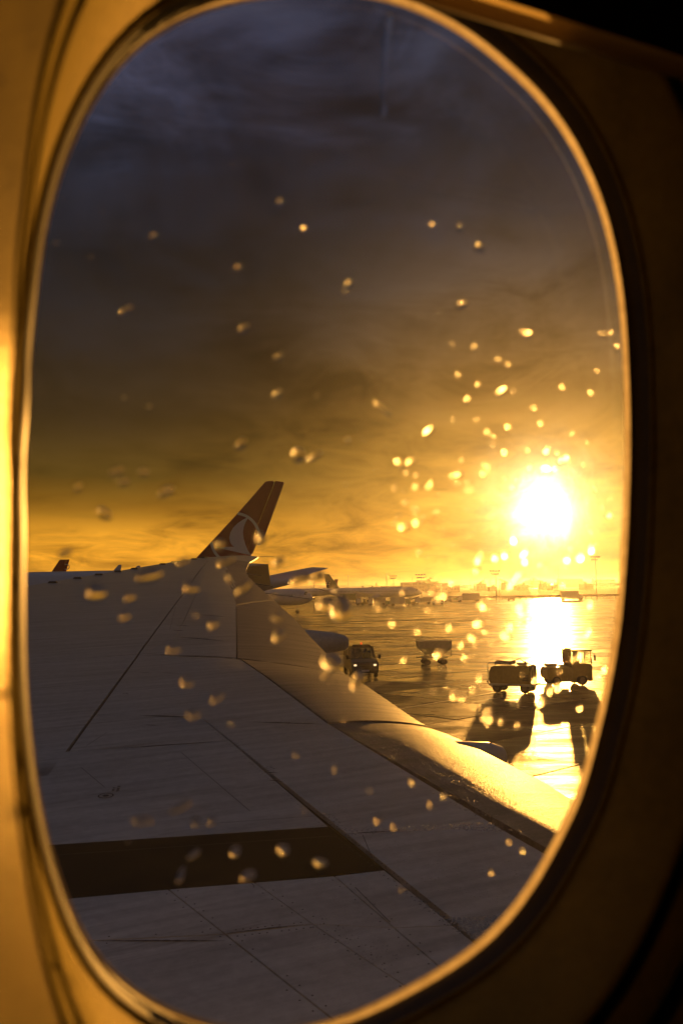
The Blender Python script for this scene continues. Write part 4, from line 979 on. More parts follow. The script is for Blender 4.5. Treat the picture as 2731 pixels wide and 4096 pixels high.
# working vehicles clustered round the long airliner
def box_truck(label, px, y, rz, L, hgt, body, box, lift=0.0, cat='truck', cabf=True):
    o = empty('apron_truck', on_ground(px, y, ZG), rz, label, cat, 'service vehicles round the parked airliners')
    b = MB(); b.box((0, 0, .75), (L, 2.0, .25)); b.build('chassis', M_['steel'], o)
    if cabf:
        b = MB(); outline_body(b, [(L / 2, .45), (L / 2 + .05, 1.4), (L / 2 - .25, 2.3), (L / 2 - 1.6, 2.35), (L / 2 - 1.6, .45)], 1.05, .06); c = b.build('cab', body, o, bevel=.06)
        b = MB(); b.add([(L / 2 + .06, .9, 1.42), (L / 2 + .06, -.9, 1.42), (L / 2 - .2, -.88, 2.2), (L / 2 - .2, .88, 2.2)], [(0, 1, 2, 3)]); b.build('windscreen', M_['black'], c)
    b = MB(); b.box((-.8, 0, .95 + lift + hgt / 2), (L - 1.9, 2.3, hgt)); b.build('cargo_box', box, o, bevel=.05)
    if lift:
        b = MB()
        for sd in (1, -1): b.tube([(-L / 2 + .6, sd * .9, .9), (L / 2 - 2.2, sd * .9, .95 + lift)], .08, 6); b.tube([(L / 2 - 2.2, sd * .9, .9), (-L / 2 + .6, sd * .9, .95 + lift)], .08, 6)
        b.build('scissor_lift', M_['steel'], o)
    for x in (L / 2 - .8, -L / 2 + .9):
        for sd in (1, -1): wheel(o, (x, sd * .95, .42), .42, .28)
    return o
def belt_loader(label, px, y, rz):
    o = empty('belt_loader', on_ground(px, y, ZG), rz, label, 'belt loader', 'service vehicles round the parked airliners')
    b = MB(); outline_body(b, [(1.9, .4), (1.9, .95), (-1.9, .95), (-1.9, .4)], .85); b.build('body', M_['yellow'], o, bevel=.05)
    b = MB(); b.prism([(-3.0, 0, .75), (3.2, 0, 2.6), (3.2, 0, 2.85), (-3.0, 0, 1.0)], (0, -.45, 0), (0, .45, 0)); b.build('belt', M_['black'], o)
    b = MB()
    for sd in (1, -1): b.tube([(1.2, sd * .4, .9), (1.2, sd * .4, 2.1)], .05, 6)
    b.build('support', M_['steel'], o)
    for x in (1.2, -1.2):
        for sd in (1, -1): wheel(o, (x, sd * .8, .36), .36, .22)
    return o
def dolly(label, px, y, rz, cover, cov_h):
    o = empty('baggage_dolly', on_ground(px, y, ZG), rz, label, 'baggage dolly', 'service vehicles round the parked airliners')
    b = MB(); b.box((0, 0, .5), (2.9, 1.5, .14)); b.build('deck', M_['steel'], o)
    b = MB(); b.box((0, 0, .57 + cov_h / 2), (2.7, 1.4, cov_h), taper=(.92, .85)); b.build('cover', cover, o, bevel=.08)
    b = MB(); b.tube([(1.45, 0, .5), (2.3, 0, .45)], .05, 6); b.build('tow_bar', M_['steel'], o)
    for x in (1.0, -1.0):
        for sd in (1, -1): wheel(o, (x, sd * .62, .25), .25, .16)
    return o
box_truck('dark catering truck with a raised box by the long airliner wing', 1400, 318, R_(10), 7.2, 2.1, M_['white'], M_['green'], .9)
belt_loader('belt loader sloping up under the middle of the long airliner', 1462, 312, R_(178))
box_truck('squat grey truck parked under the long airliner wing tip', 1508, 305, R_(172), 6.0, 1.7, M_['silver'], M_['steel'])
dolly('covered baggage dolly below the long airliner engine', 1556, 300, R_(12), M_['green'], 1.1)
box_truck('dark truck with a tall box ahead of the long airliner engine', 1598, 290, R_(6), 6.4, 1.9, M_['green'], M_['silver'])
belt_loader('belt loader beside the dark truck ahead of the airliner engine', 1637, 306, R_(20))
box_truck('low dark truck close behind the silver minivan', 1690, 315, R_(185), 5.6, 1.2, M_['white'], M_['steel'])
dolly('covered dolly standing right of the silver minivan', 1790, 352, R_(0), M_['steel'], .7)
dolly('second covered dolly in the row right of the silver minivan', 1822, 356, R_(2), M_['green'], .9)
box_truck('truck with a domed box and lit rear, mid distance by the rail', 1872, 350, R_(184), 8.4, 2.3, M_['white'], M_['silver'])
dolly('lone dolly standing left of the sun streak on the far apron', 2042, 362, R_(5), M_['steel'], .8)
box_truck('big tank truck silhouette right of the sun streak on the far apron', 2283, 352, R_(4), 8.6, 2.7, M_['white'], M_['silver'])
box_truck('dark truck under the nose of the small red-finned airliner', 1325, 345, R_(160), 6.0, 1.8, M_['steel'], M_['green'])

# person walking by the nose wheel
pw = on_ground(1256, 256, ZG)
walker = empty('person', pw, R_(200), 'person in dark work clothes walking by the nose wheel of the white airliner', 'person')
v = [(0, 0, .95), (0, .1, .90), (.14, .1, .50), (.02, .1, .06), (.20, .1, .03), (0, -.1, .90), (-.10, -.1, .50), (-.30, -.1, .10), (-.14, -.1, .03), (.02, 0, 1.2), (.02, 0, 1.42), (.03, .2, 1.40), (-.06, .25, 1.12), (.06, .24, .88), (.03, -.2, 1.40), (.10, -.25, 1.12), (.24, -.22, .92), (.03, 0, 1.52), (.05, 0, 1.62), (.05, 0, 1.72)]
e = [(0, 1), (1, 2), (2, 3), (3, 4), (0, 5), (5, 6), (6, 7), (7, 8), (0, 9), (9, 10), (10, 11), (11, 12), (12, 13), (10, 14), (14, 15), (15, 16), (10, 17), (17, 18), (18, 19)]
person_mesh('body', v, e, [(.14, .11), .10, .075, .05, .045, .10, .075, .05, .045, (.15, .10), (.13, .09), .065, .05, .04, .065, .05, .04, .06, .095, .085], M_['cloth'], walker)
b = MB(); rg = []
for zt, r in ((1.60, .08), (1.68, .105), (1.76, .10), (1.81, .05)): rg.append([(.035 + r * math.cos(k * math.pi / 4), r * .85 * math.sin(k * math.pi / 4), zt) for k in range(8)])
b.rings(rg); b.build('hair', M_['hair'], walker, smooth=True)

# guard rail along the far edge of the apron
rail = empty('guard_rail', on_ground(2050, 385, ZG), 0, 'long low guard rail on short posts along the far apron edge', 'barrier')
pa, pb = on_ground(1690, 392, ZG) - rail.location, on_ground(2480, 400, ZG) - rail.location
npst = 34
b = MB(); pm = (pa + pb) / 2; dl = pb - pa
b.box(pm + Vector((0, 0, 1.25)), (dl.length, .25, .85), rz=math.atan2(dl.y, dl.x)); b.build('beam', M_['steel'], rail)
b = MB(); b.box((0, 0, .42), (.3, .3, .84)); post = b.build('post', M_['steel'], rail)
for i in range(npst):
    p = pa + dl * (i / (npst - 1)); o = post if i == 0 else bpy.data.objects.new('post', post.data)
    if i: COL.objects.link(o); o.parent = rail
    o.location = (p.x, p.y, 0)

# floodlight masts
def mast(label, px, ytop, y, arms, r=.16):
    p = on_ground(px, y, ZG); top = at_depth(px, ytop, y).z - ZG
    o = empty('light_mast', p, R_(random.uniform(-30, 30)), label, 'light mast', 'floodlight masts on the airfield')
    b = MB(); b.tube([(0, 0, 0), (0, 0, top)], [r, r * .55], 8); b.build('pole', M_['mast'], o)
    if arms == 0:
        b = MB(); b.box((.1, 0, top), (1.0, .5, .35)); b.build('lamp_head', M_['mast'], o)
    for k in range(arms):
        z = top - .15 - (k % 2) * 1.3; w = 4.2 - (k % 2) * 1.0; yy = (-.6, .6, 0)[k % 3]
        b = MB(); b.box((-.3, yy, z), (w, .16, .16)); hb_ = b.build('crossbar', M_['mast'], o)
        for i in range(4):
            b = MB(); b.box((-.3 - w / 2 + .3 + i * (w - .6) / 3, yy - .1, z + .28), (.7, .35, .42), taper=(.8, .8)); b.build('floodlight', M_['mast'], hb_)
    return o
mast('thin lamp mast rising behind the nose of the nearest white airliner', 1256, 2309, 640, 0, .25)
mast('thin lamp mast over the rear half of the long airliner', 1393, 2303, 700, 0, .28)
mast('thin lamp mast over the middle of the long airliner, left of the first floodlight', 1546, 2296, 700, 0, .28)
mast('floodlight mast with two broad crossbars behind the long airliner', 1574, 2304, 520, 4, .22)
mast('short thin mast over the nose of the long airliner', 1648, 2311, 800, 0, .28)
mast('floodlight mast with broad crossbars just beyond the long airliner nose', 1685, 2299, 392, 4, .18)
mast('thin lamp mast right of the roof with the bushy top', 1763, 2305, 800, 0, .28)
mast('faint thin mast behind the left-facing far airliner', 1881, 2300, 900, 0, .3)
mast('thin mast close left of the tall floodlight mast by the sun', 1959, 2296, 800, 0, .3)
mast('tall floodlight mast left of the sun streak on the apron edge', 1983, 2284, 384, 4, .2)
mast('thin pole directly beside the tall floodlight mast', 1996, 2319, 384, 0, .14)
mast('thin faint mast directly under the sun', 2132, 2291, 900, 0, .3)
mast('thin faint mast right of the bright streak, under the sun', 2234, 2267, 900, 0, .3)
mast('tallest floodlight mast near the right window edge', 2384, 2228, 410, 3, .24)

# buildings across the field
def building(label, px0, px1, y, hgt, dep, m, floors=1, extra=()):
    a, c = on_ground(px0, y, ZG), on_ground(px1, y, ZG); w = c.x - a.x
    o = empty('airport_building', ((a.x + c.x) / 2, y + dep / 2, ZG), 0, label, 'building', 'buildings across the airfield')
    b = MB(); b.box((0, 0, hgt / 2), (w, dep, hgt)); wl = b.build('wall', m, o)
    b = MB(); b.box((0, 0, hgt + .25), (w + 1.2, dep + 1.2, .5)); rf = b.build('roof', M_['roof'], o)
    for (fx, ww, hh) in extra: b = MB(); b.box((fx * w, 0, hgt + .5 + hh / 2), (ww * w, dep * .5, hh)); b.build('roof_plant', M_['steel'], rf)
    nw = max(3, int(w / 9))
    for f in range(floors):
        for i in range(nw):
            b = MB(); b.box((-w / 2 + (i + .5) * w / nw, -dep / 2 - .02, hgt * (f + .55) / floors), (w / nw * .7, .1, hgt / floors * .4)); b.build('window', M_['winglass'], wl)
    return o
building('long low hall with a flat roof behind the long airliner', 1525, 1602, 900, 6.5, 30, M_['concrete_wall'])
building('terminal block with plant on its roof beyond the airliner nose', 1612, 1700, 1000, 10.5, 50, M_['concrete_wall'], 3, ((.3, .25, 2),))
building('lower terminal wing right of the block with rooftop plant', 1706, 1792, 1050, 9.5, 40, M_['concrete_wall'], 2)
building('faint block under the sun, left of the bright runway glare', 2120, 2160, 1900, 15, 60, M_['concrete_wall'], 3, ((.1, .4, 5),))
building('wide faint hangar right of the sun streak', 2262, 2330, 1850, 17, 80, M_['concrete_wall'], 2)
building('faint block at the right window edge, beyond the tallest mast', 2398, 2460, 1900, 15, 60, M_['concrete_wall'], 2)
for px0, px1, y, hgt, lab in ((1440, 1472, 820, 4.5, 'small low shed above the tail half of the long airliner'), (1478, 1515, 850, 6, 'pale flat store left of the long flat-roofed hall'),
        (1800, 1838, 900, 6.5, 'low hangar right of the terminal wing, left of the far left-facing airliner'), (1905, 1945, 1100, 8, 'flat hangar behind the left-facing far airliner'), (1962, 1985, 950, 4.5, 'small hut at the foot of the thin mast by the tall floodlights'),
        (2015, 2050, 1200, 9, 'grey hangar behind the right-facing far airliner'), (2068, 2112, 1000, 5.5, 'long low store left of the block under the sun'), (2168, 2200, 1100, 7, 'low depot between the two faint blocks under the sun'),
        (2208, 2255, 950, 5, 'very low shed just left of the wide faint hangar'), (2338, 2372, 1000, 6, 'low shed left of the tallest floodlight mast')):
    building(lab, px0, px1, y, hgt, 25, M_['concrete_wall'], 1, ((random.uniform(-.3, .3), .15, random.uniform(1, 2.5)), (random.uniform(-.4, .4), .06, random.uniform(2, 4))))
# trees by the terminal
def tree(label, px, y, hgt, wid):
    o = empty('tree', on_ground(px, y, ZG), 0, label, 'tree', 'trees by the terminal')
    b = MB(); b.tube([(0, 0, 0), (.1, 0, hgt * .4), (.3, .1, hgt * .8)], [.35, .25, .08], 7)
    for k in range(5): a = k * 1.26; b.tube([(.1, 0, hgt * (.35 + .05 * k)), (wid * .35 * math.cos(a), wid * .35 * math.sin(a), hgt * (.6 + .05 * k))], [.14, .04], 5)
    b.build('trunk', M_['bark'], o)
    b = MB()
    for k in range(700):
        cl = k % 14; ca = cl * 2.4; cz = hgt * (.45 + .5 * ((cl * 37) % 14) / 14); cr_ = wid * .42 * (1 - .5 * ((cl * 37) % 14) / 14)
        c = Vector((cr_ * math.cos(ca), cr_ * math.sin(ca), cz)) + Vector((random.gauss(0, wid * .12), random.gauss(0, wid * .12), random.gauss(0, hgt * .07)))
        s = random.uniform(.25, .6); a = Vector((random.uniform(-1, 1), random.uniform(-1, 1), random.uniform(-1, 1))).normalized() * s; d = a.orthogonal().normalized() * s * .6
        b.add([c - a, c - d, c + a, c + d], [(0, 1, 2, 3)])
    b.build('crown', M_['leaf'], o)
tree('leafy tree standing in front of the terminal block roofline', 1722, 900, 15, 9)
tree('leafy tree just left of the terminal block tree', 1702, 900, 12.5, 8)
tree('lower leafy tree right of the terminal block tree', 1745, 905, 11, 8)

# ------------------------------------------------------------------ the cabin window
PW = 0.33
CON = [(118,2090),(131,1655),(153,1254),(174,1045),(218,819),(270,644),(340,488),(427,340),(522,226),(644,131),(784,61),(940,14),(1115,-12),(1350,-22),(1567,5),(1741,78),(1881,157),(2020,279),(2125,366),(2230,496),(2316,644),(2386,801),(2438,993),(2470,1184),(2487,1393),(2494,1567),(2497,1742),(2494,1916),(2487,2090),(2473,2316),(2447,2560),(2412,2752),(2360,2961),(2295,3200),(2240,3300),(2176,3428),(2094,3565),(1975,3711),(1866,3802),(1735,3885),(1601,3957),(1437,4044),(1300,4090),(1080,4118),(848,4096),(768,4070),(625,4003),(464,3905),(357,3771),(277,3593),(210,3379),(165,3170),(143,2996),(122,2787),(113,2526),(112,2316)]
def wall(a, b_, d): return EYE + nv * (PW - d) + tv * a + Vector((0, 0, b_))     # d: towards the cabin
raw = []
for px, py in CON:
    r = ray(px, py); s = PW / r.dot(nv); q = r * s; raw.append(Vector((q.dot(tv), q.z)))
cen = sum(raw, Vector((0, 0))) / len(raw)
# resample by angle and smooth into an even rounded opening
NC = 160; pol = sorted(((math.atan2(p.y - cen.y, p.x - cen.x), (p - cen).length) for p in raw))
def rad(a):
    n = len(pol)
    for i in range(n):
        a0, r0 = pol[i]; a1_, r1 = pol[(i + 1) % n]
        if i == n - 1: a1_ += 2 * math.pi
        for k in (0, 2 * math.pi, -2 * math.pi):
            if a0 <= a + k <= a1_: return r0 + (r1 - r0) * (a + k - a0) / (a1_ - a0)
    return pol[0][1]
rr = [rad(-math.pi + 2 * math.pi * i / NC) for i in range(NC)]
for _ in range(4): rr = [(rr[i - 1] + 2 * rr[i] + rr[(i + 1) % NC]) / 4 for i in range(NC)]
Cn = [cen + Vector((math.cos(-math.pi + 2 * math.pi * i / NC), math.sin(-math.pi + 2 * math.pi * i / NC))) * rr[i] for i in range(NC)]
Nn = []
for i in range(NC):
    d = (Cn[(i + 1) % NC] - Cn[i - 1]).normalized(); Nn.append(Vector((d.y, -d.x)))
a_lo, a_hi = min(p.x for p in Cn), max(p.x for p in Cn)
def ring(o_, d_, oR=None, dR=None):      # the side wall slants: the moulding is deeper on the forward side than on the aft side
    out = []
    for i in range(NC):
        rim_k = 0.42 + 0.58 * abs(Nn[i].y) ** .8
        w = (Cn[i].x - a_lo) / (a_hi - a_lo); w = w * w * (3 - 2 * w)
        o2, d2 = (o_, d_) if oR is None else (o_ + (oR - o_) * w, d_ + (dR - d_) * w)
        if o2 <= .00345: o2 *= rim_k          # the worn edge of the pane shows widest at top and bottom
        out.append(wall(Cn[i].x + Nn[i].x * o2, Cn[i].y + Nn[i].y * o2, d2))
    return out
win = empty('cabin_window', wall(cen.x, cen.y - .2, 0), 0, 'oval airliner cabin window in its moulded golden-lit surround', 'window')
def prof(name, pts, m, smooth=True, parent=None):
    b = MB(); b.rings([ring(*q) for q in pts], cap=False); return b.build(name, m, parent or win, world=True, smooth=smooth, auto=False)
b = MB(); b.rings([ring(0.006, 0.0), ring(0.0115, -0.004)])
pane = b.build('pane', M_['pane'], win, world=True)
prof('pane_edge', [(0, -.0005, 0, -.0005), (.0003, .001, .0005, .001), (.0008, .0018, .0018, .002), (.0014, .0016, .0034, .0016)], M_['edge'])
prof('seal', [(.0014, .0012, .0034, .0012), (.0022, .003, .0042, .003), (.003, .0055, .005, .006), (.004, .0085, .0065, .0095)], M_['seal'])
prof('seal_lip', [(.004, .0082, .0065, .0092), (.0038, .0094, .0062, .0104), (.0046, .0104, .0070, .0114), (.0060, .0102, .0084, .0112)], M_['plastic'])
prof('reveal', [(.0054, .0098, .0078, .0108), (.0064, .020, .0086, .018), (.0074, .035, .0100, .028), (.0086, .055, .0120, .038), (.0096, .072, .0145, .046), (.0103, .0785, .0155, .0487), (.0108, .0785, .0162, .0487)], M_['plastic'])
prof('reveal_gap', [(.0107, .0788, .0160, .0489), (.0109, .0755, .0168, .036), (.0114, .0755, .0216, .036), (.0116, .0795, .0220, .0497)], M_['groove'])
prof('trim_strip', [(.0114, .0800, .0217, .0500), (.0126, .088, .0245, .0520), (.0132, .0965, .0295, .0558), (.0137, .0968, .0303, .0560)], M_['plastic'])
prof('surround_gap', [(.0136, .0970, .0302, .0562), (.0138, .0935, .0312, .044), (.0143, .0935, .0380, .044), (.0145, .0985, .0385, .0578)], M_['groove'])
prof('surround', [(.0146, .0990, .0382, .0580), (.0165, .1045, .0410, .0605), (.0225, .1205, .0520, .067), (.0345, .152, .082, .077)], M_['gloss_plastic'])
# outer backing so that no daylight leaks past the pane edge
prof('outer_frame', [(0.0118, -0.0046), (0.016, -0.0055), (0.06, -0.006)], M_['alu'])
# side wall around the window, one moulded sheet with the opening in it
def wall_sheet():
    b = MB(); inner = ring(.034, .1518, .0815, .0768); mid = ring(.055, .165, .10, .082)
    hole = []
    for i in range(NC):
        a = -math.pi + 2 * math.pi * i / NC; dx, dy = math.cos(a), math.sin(a); s = min(.9 / abs(dx) if abs(dx) > 1e-6 else 9, .95 / abs(dy) if abs(dy) > 1e-6 else 9)
        hole.append(wall(cen.x + dx * s, cen.y + dy * s, .125 - .04 * dx))
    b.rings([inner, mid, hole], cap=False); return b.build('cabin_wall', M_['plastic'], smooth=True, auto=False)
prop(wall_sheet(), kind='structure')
# rest of the cabin shell: outer skin of the fuselage, floor, ceiling, far wall
b = MB()
def shell_box(a0, a1_, b0, b1, d0, d1): 
    P = [wall(a, bb_, dd) for dd in (d0, d1) for a, bb_ in ((a0, b0), (a1_, b0), (a1_, b1), (a0, b1))]
    b.add(P, [(0, 1, 2, 3), (4, 5, 6, 7), (0, 1, 5, 4), (1, 2, 6, 5), (2, 3, 7, 6), (3, 0, 4, 7)])
for x in ((-1.0, 1.3, -1.05, -1.0, -.02, 2.2), (-1.0, 1.3, 1.0, 1.05, -.02, 2.2), (-1.05, -1.0, -1.0, 1.0, -.02, 2.2), (1.3, 1.35, -1.0, 1.0, -.02, 2.2), (-1.0, 1.3, -1.0, 1.0, 2.2, 2.25)): shell_box(*x)
prop(b.build('cabin_shell', M_['dark']), kind='structure')
def skin():
    b = MB(); inner = ring(0.058, -0.0062); hole = []
    for i in range(NC):
        a = -math.pi + 2 * math.pi * i / NC; dx, dy = math.cos(a), math.sin(a); s = min(1.0 / abs(dx) if abs(dx) > 1e-6 else 9, 1.0 / abs(dy) if abs(dy) > 1e-6 else 9)
        hole.append(wall(cen.x + dx * s, cen.y + dy * s, -.008))
    b.rings([inner, hole], cap=False); return b.build('fuselage_skin', M_['white'], smooth=True, auto=False)
prop(skin(), 'white outer fuselage skin around the cabin window', 'fuselage')
# window shade pushed up above the opening
sh = empty('window_shade', wall(.3, .212, .055), 0, 'dark window shade pushed up at the top right, its lower lip lit gold', 'window shade')
def shbox(b, a0, a1_, b0, b1, d0, d1):
    P = [wall(a, bb_, dd) for dd in (d0, d1) for a, bb_ in ((a0, b0), (a1_, b0), (a1_, b1), (a0, b1))]
    b.add(P, [(0, 1, 2, 3), (4, 5, 6, 7), (0, 1, 5, 4), (1, 2, 6, 5), (2, 3, 7, 6), (3, 0, 4, 7)])
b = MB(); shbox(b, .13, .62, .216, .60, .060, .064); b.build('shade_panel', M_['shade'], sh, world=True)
b = MB(); rg = []
for a in (.13, .20, .27, .345): rg.append([wall(a, .2135 + .0042 * math.sin(R_(e)), .0625 + .0048 * math.cos(R_(e))) for e in range(180, 381, 20)])
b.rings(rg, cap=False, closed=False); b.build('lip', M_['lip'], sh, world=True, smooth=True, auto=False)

# ------------------------------------------------------------------ rain on the pane (outside)
def drop_mesh(seed, flat=False):
    rnd = random.Random(seed); b = MB(); n = 14; hgt = rnd.uniform(.11, .17) if flat else rnd.uniform(.24, .36)
    ph = [rnd.uniform(0, 6.28) for _ in range(3)]
    wob = lambda a: 1 + .10 * math.sin(2 * a + ph[0]) + .06 * math.sin(3 * a + ph[1])
    rg = []
    for e in (0, 22, 45, 66, 82):
        rg.append([(math.cos(R_(e)) * wob(2 * math.pi * i / n) * math.cos(2 * math.pi * i / n), math.cos(R_(e)) * wob(2 * math.pi * i / n) * math.sin(2 * math.pi * i / n), hgt * math.sin(R_(e))) for i in range(n)])
    b.rings(rg); return b
drop_protos = []; drop_flat = []
def drop(px, py, w, h, ang, label, group):
    """w,h in photo pixels; ang degrees, rising to the right"""
    r = ray(px, py); s = (PW + .0046) / r.dot(nv); q = r * s; a_, b2 = q.dot(tv), q.z; mpp = s / FPX
    fl_ = r.normalized().angle(SUN) < R_(13); pr_ = drop_flat if fl_ else drop_protos     # thin films near the sun axis, beads elsewhere
    if len(pr_) < 7:
        o = drop_mesh(len(pr_) + (50 if fl_ else 0), fl_).build('raindrop', M_['film' if fl_ else 'water'], None, smooth=True); pr_.append(o)
    else:
        o = bpy.data.objects.new('raindrop', pr_[random.randrange(7)].data); COL.objects.link(o)
    X = tv * math.cos(R_(ang)) + Vector((0, 0, 1)) * math.sin(R_(ang)); Y = -tv * math.sin(R_(ang)) + Vector((0, 0, 1)) * math.cos(R_(ang))
    foresh = max(.6, r.normalized().dot(nv))
    rx, ry = w * mpp / 2 / (1 - .3 * (1 - foresh)), h * mpp / 2
    M3 = Matrix((X * rx, Y * ry, nv * (rx + ry) / 2)).transposed().to_4x4()
    M3.translation = EYE + nv * (PW + .0046) + tv * a_ + Vector((0, 0, b2)); o.matrix_world = M3
    return prop(o, label, 'raindrop', group)
K = 1.7417
small = [(1008,1372),(1085,1462),(1217,1425),(1240,1440),(1150,1655),(1128,1648),(1262,1585),(1330,1505),(905,1430),(870,1395),(1062,1600),(285,917),(343,937),(1089,800),(1165,840),(1143,828),(1165,985),(1120,995),(1158,1042),(1253,1040),(1298,1055),(1262,1078),(1272,1079),(955,1119),(985,1120),(990,1113),(1240,975),(1290,893),(1200,765),(1098,1287),(1103,1280),(1138,1280),(1160,1275),(1180,1240),(1205,1288),(1300,1285),(1355,1262),(1040,1337),(1020,1366),(1110,1391),(1352,1389),(963,1446),(1032,1440),(1197,1407),(1172,1440),(1158,1458),(1350,1450),(1344,1458),(1068,1507),(1101,1556),(1043,1595),(1110,1645),(1120,1660),(1188,1665),(1280,1578),(1370,1550),(1385,1535),(524,1324),(525,1332),(625,1418),(625,1370),(633,1366),(533,1664),(770,1766),(905,1895),(947,1795),(1020,1826),(988,1845),(1170,1930),(1200,1950),(1130,2000),(925,2038),(680,1733),(850,1815),(700,1858),(798,1012),(728,910),(1057,520),(1098,885),(1355,905),(1225,940),(1380,770),(1415,800)]
MARKS = [('the sun', 1255, 1175), ('the red fin', 570, 1190), ('the wing tip', 590, 1282), ('the hopper trailer', 995, 1500), ('the crew van', 828, 1510), ('the power cart', 1180, 1560), ('the tow tractor', 1310, 1545),
         ('the black wing band', 500, 1960), ('the target mark on the wing', 245, 1828), ('the near flap', 1030, 1750), ('the sun streak on the apron', 1270, 1430), ('the long lettered airliner', 860, 1360), ('the tallest mast', 1368, 1290),
         ('the water run at the top', 890, 150), ('the left window edge at mid height', 100, 900), ('the dark upper cloud', 450, 600), ('the grey cloud above the sun', 1180, 800), ('the outer wing joint', 400, 1480), ('the far red fin at left', 150, 1297)]
used_labels = {}
def drop_label(kind, x, y):
    best = sorted(((mx - x) ** 2 + (my - y) ** 2, nme, x - mx, y - my) for nme, mx, my in MARKS)
    for d2, nme, dx, dy in best[:7]:
        d = math.sqrt(d2); far = 'over' if d < 22 else ('close' if d < 75 else ('somewhat' if d < 150 else 'well'))
        a = math.degrees(math.atan2(-dy, dx)) % 360
        way = ('right of', 'above right of', 'above', 'above left of', 'left of', 'below left of', 'below', 'below right of')[int((a + 22.5) // 45) % 8]
        l = kind + ' ' + (far if far == 'over' else far + ' ' + way) + ' ' + nme
        if l not in used_labels: used_labels[l] = 1; return l
    return l
for x, y in small:
    w = random.uniform(24, 34) if y > 1200 and x > 900 else random.uniform(14, 24)
    drop(x * K, y * K, w, w * random.uniform(.85, 1.1), random.uniform(20, 50), drop_label('tiny round raindrop', x, y), 'round raindrops on the pane')
smear = [(685,1046,42,38,20),(722,1048,46,20,25),(637,905,34,17,35),(553,1020,40,22,40),(640,820,30,14,35),(922,1066,34,30,-40),(945,1060,34,16,25),(985,990,44,18,35),(378,1130,46,22,30),(392,1126,26,18,30),(268,1083,50,18,15),(285,1107,34,20,0),(330,1085,34,18,0),(240,1180,32,40,50),(345,1322,84,32,18),(222,1360,58,46,0),(287,1415,36,22,20),(490,1432,40,22,50),(150,1270,44,18,35),(180,1120,30,18,30),(755,1540,62,18,45),(762,1520,52,64,60),(640,1460,40,30,30),(1185,1330,64,18,40),(400,1490,36,26,0),(430,1565,40,30,0),(500,1600,44,26,30),(560,755,40,18,35),(642,467,28,18,45),(1100,570,34,24,0),(290,715,46,18,40),(445,1640,40,26,0),(330,1885,60,24,-5),(418,1852,70,18,25),(452,1886,28,28,0),(486,1886,26,22,0),(650,1950,30,36,60),(735,1980,24,40,70),(540,1955,34,26,60),(445,1962,44,16,30),(415,2010,46,18,60),(570,2010,40,30,0),(560,1350,60,22,35),(440,1350,46,30,0),(520,1290,60,20,30),(1195,1395,34,20,30),(640,1418,34,20,35),(820,1560,60,30,55),(870,1880,30,20,40),(1120,1640,40,26,60),(1240,1610,34,26,20),(1100,1430,30,24,10),(780,1400,80,60,80),(750,1390,40,60,85),(1010,1500,40,24,20),(930,1210,34,22,35),(960,1200,26,18,20),(640,1290,40,20,30),(1205,1270,30,18,30),(880,940,56,18,-35),(1150,900,44,16,30),(1210,770,34,16,20),(1395,770,34,14,30),(1330,1280,30,24,40),(690,1330,60,28,15),(730,1325,50,24,20),(600,1240,36,28,50),(505,1250,30,26,40),(595,1230,26,22,30),(1255,1080,40,22,5),(800,655,36,18,45),(1055,525,22,22,0),(1060,700,40,18,30),(420,1290,40,16,30),(300,1370,34,24,20)]
for x, y, w, h, a in smear:
    drop(x * K, y * K, w * K * .85, h * K * .85, a, drop_label('long smeared raindrop' if w > 1.7 * h else 'broad flattened raindrop', x, y), 'smeared raindrops on the pane')
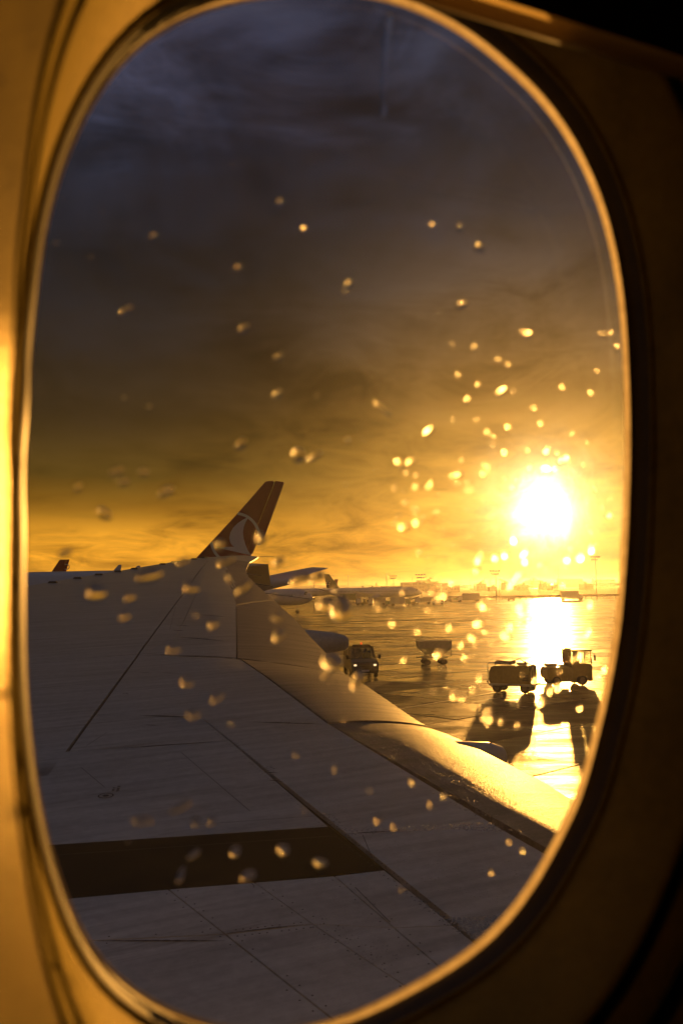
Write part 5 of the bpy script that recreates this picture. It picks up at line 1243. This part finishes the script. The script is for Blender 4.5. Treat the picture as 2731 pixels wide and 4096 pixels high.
# a finer spray nobody could count
b = MB(); rnd = random.Random(5)
for k in range(250):
    px, py = rnd.uniform(120, 2490), rnd.uniform(100, 4000)
    if rnd.random() < .93: px, py = rnd.gauss(2000, 320), rnd.gauss(2230, 330)
    r = ray(px, py); s = (PW + .0045) / r.dot(nv); q = r * s; a_, b2 = q.dot(tv), q.z
    if (Vector((a_, b2)) - cen).length > rad(math.atan2(b2 - cen.y, a_ - cen.x)) - .004: continue
    rw = rnd.uniform(.0002, .0006) * (2.2 if rnd.random() < .2 else 1); el = rnd.uniform(1, 2.6); ang = R_(rnd.uniform(15, 50)); ca, sa = math.cos(ang), math.sin(ang); c = EYE + nv * (PW + .0045) + tv * a_ + Vector((0, 0, b2))
    rg = []
    for e in (0, 35, 70): rg.append([c + tv * (rw * math.cos(R_(e)) * (el * math.cos(i * math.pi / 4) * ca - math.sin(i * math.pi / 4) * sa)) + Vector((0, 0, rw * math.cos(R_(e)) * (el * math.cos(i * math.pi / 4) * sa + math.sin(i * math.pi / 4) * ca))) + nv * (rw * .5 * math.sin(R_(e))) for i in range(8)])
    b.rings(rg)
prop(b.build('rain_spray', M_['film'], smooth=True), 'fine spray of tiny droplets over the whole outside of the pane', 'rain spray', kind='stuff')
# run of water at the top of the pane
b = MB(); pts = []; rads = []
for px, py, w in ((1560, 60, 30), (1552, 130, 24), (1545, 220, 16), (1540, 320, 12), (1532, 400, 14), (1540, 430, 20), (1530, 470, 8)):
    r = ray(px, py); s = (PW + .0052) / r.dot(nv); pts.append(EYE + r * s); rads.append(w * s / FPX / 2)
b.tube(pts, rads, 10); prop(b.build('water_trickle', M_['water'], smooth=True), 'thin run of water trickling down the top of the pane', 'water trickle')

# ------------------------------------------------------------------ haze
b = MB(); b.box((0, 0, 10.9), (6600, 6600, 25.0)); hz = b.build('haze', None)
m = bpy.data.materials.new('haze'); m.use_nodes = True; t = NT(m.node_tree)
pv = t.n('ShaderNodeVolumePrincipled'); pv.inputs['Color'].default_value = (0.93, 0.92, 0.90, 1); pv.inputs['Density'].default_value = 0.00007; pv.inputs['Anisotropy'].default_value = 0.86
o = t.n('ShaderNodeOutputMaterial'); t.l(pv.outputs[0], o.inputs['Volume']); hz.data.materials.append(m)
prop(hz, 'thin golden haze over the whole airfield', 'haze', kind='stuff')
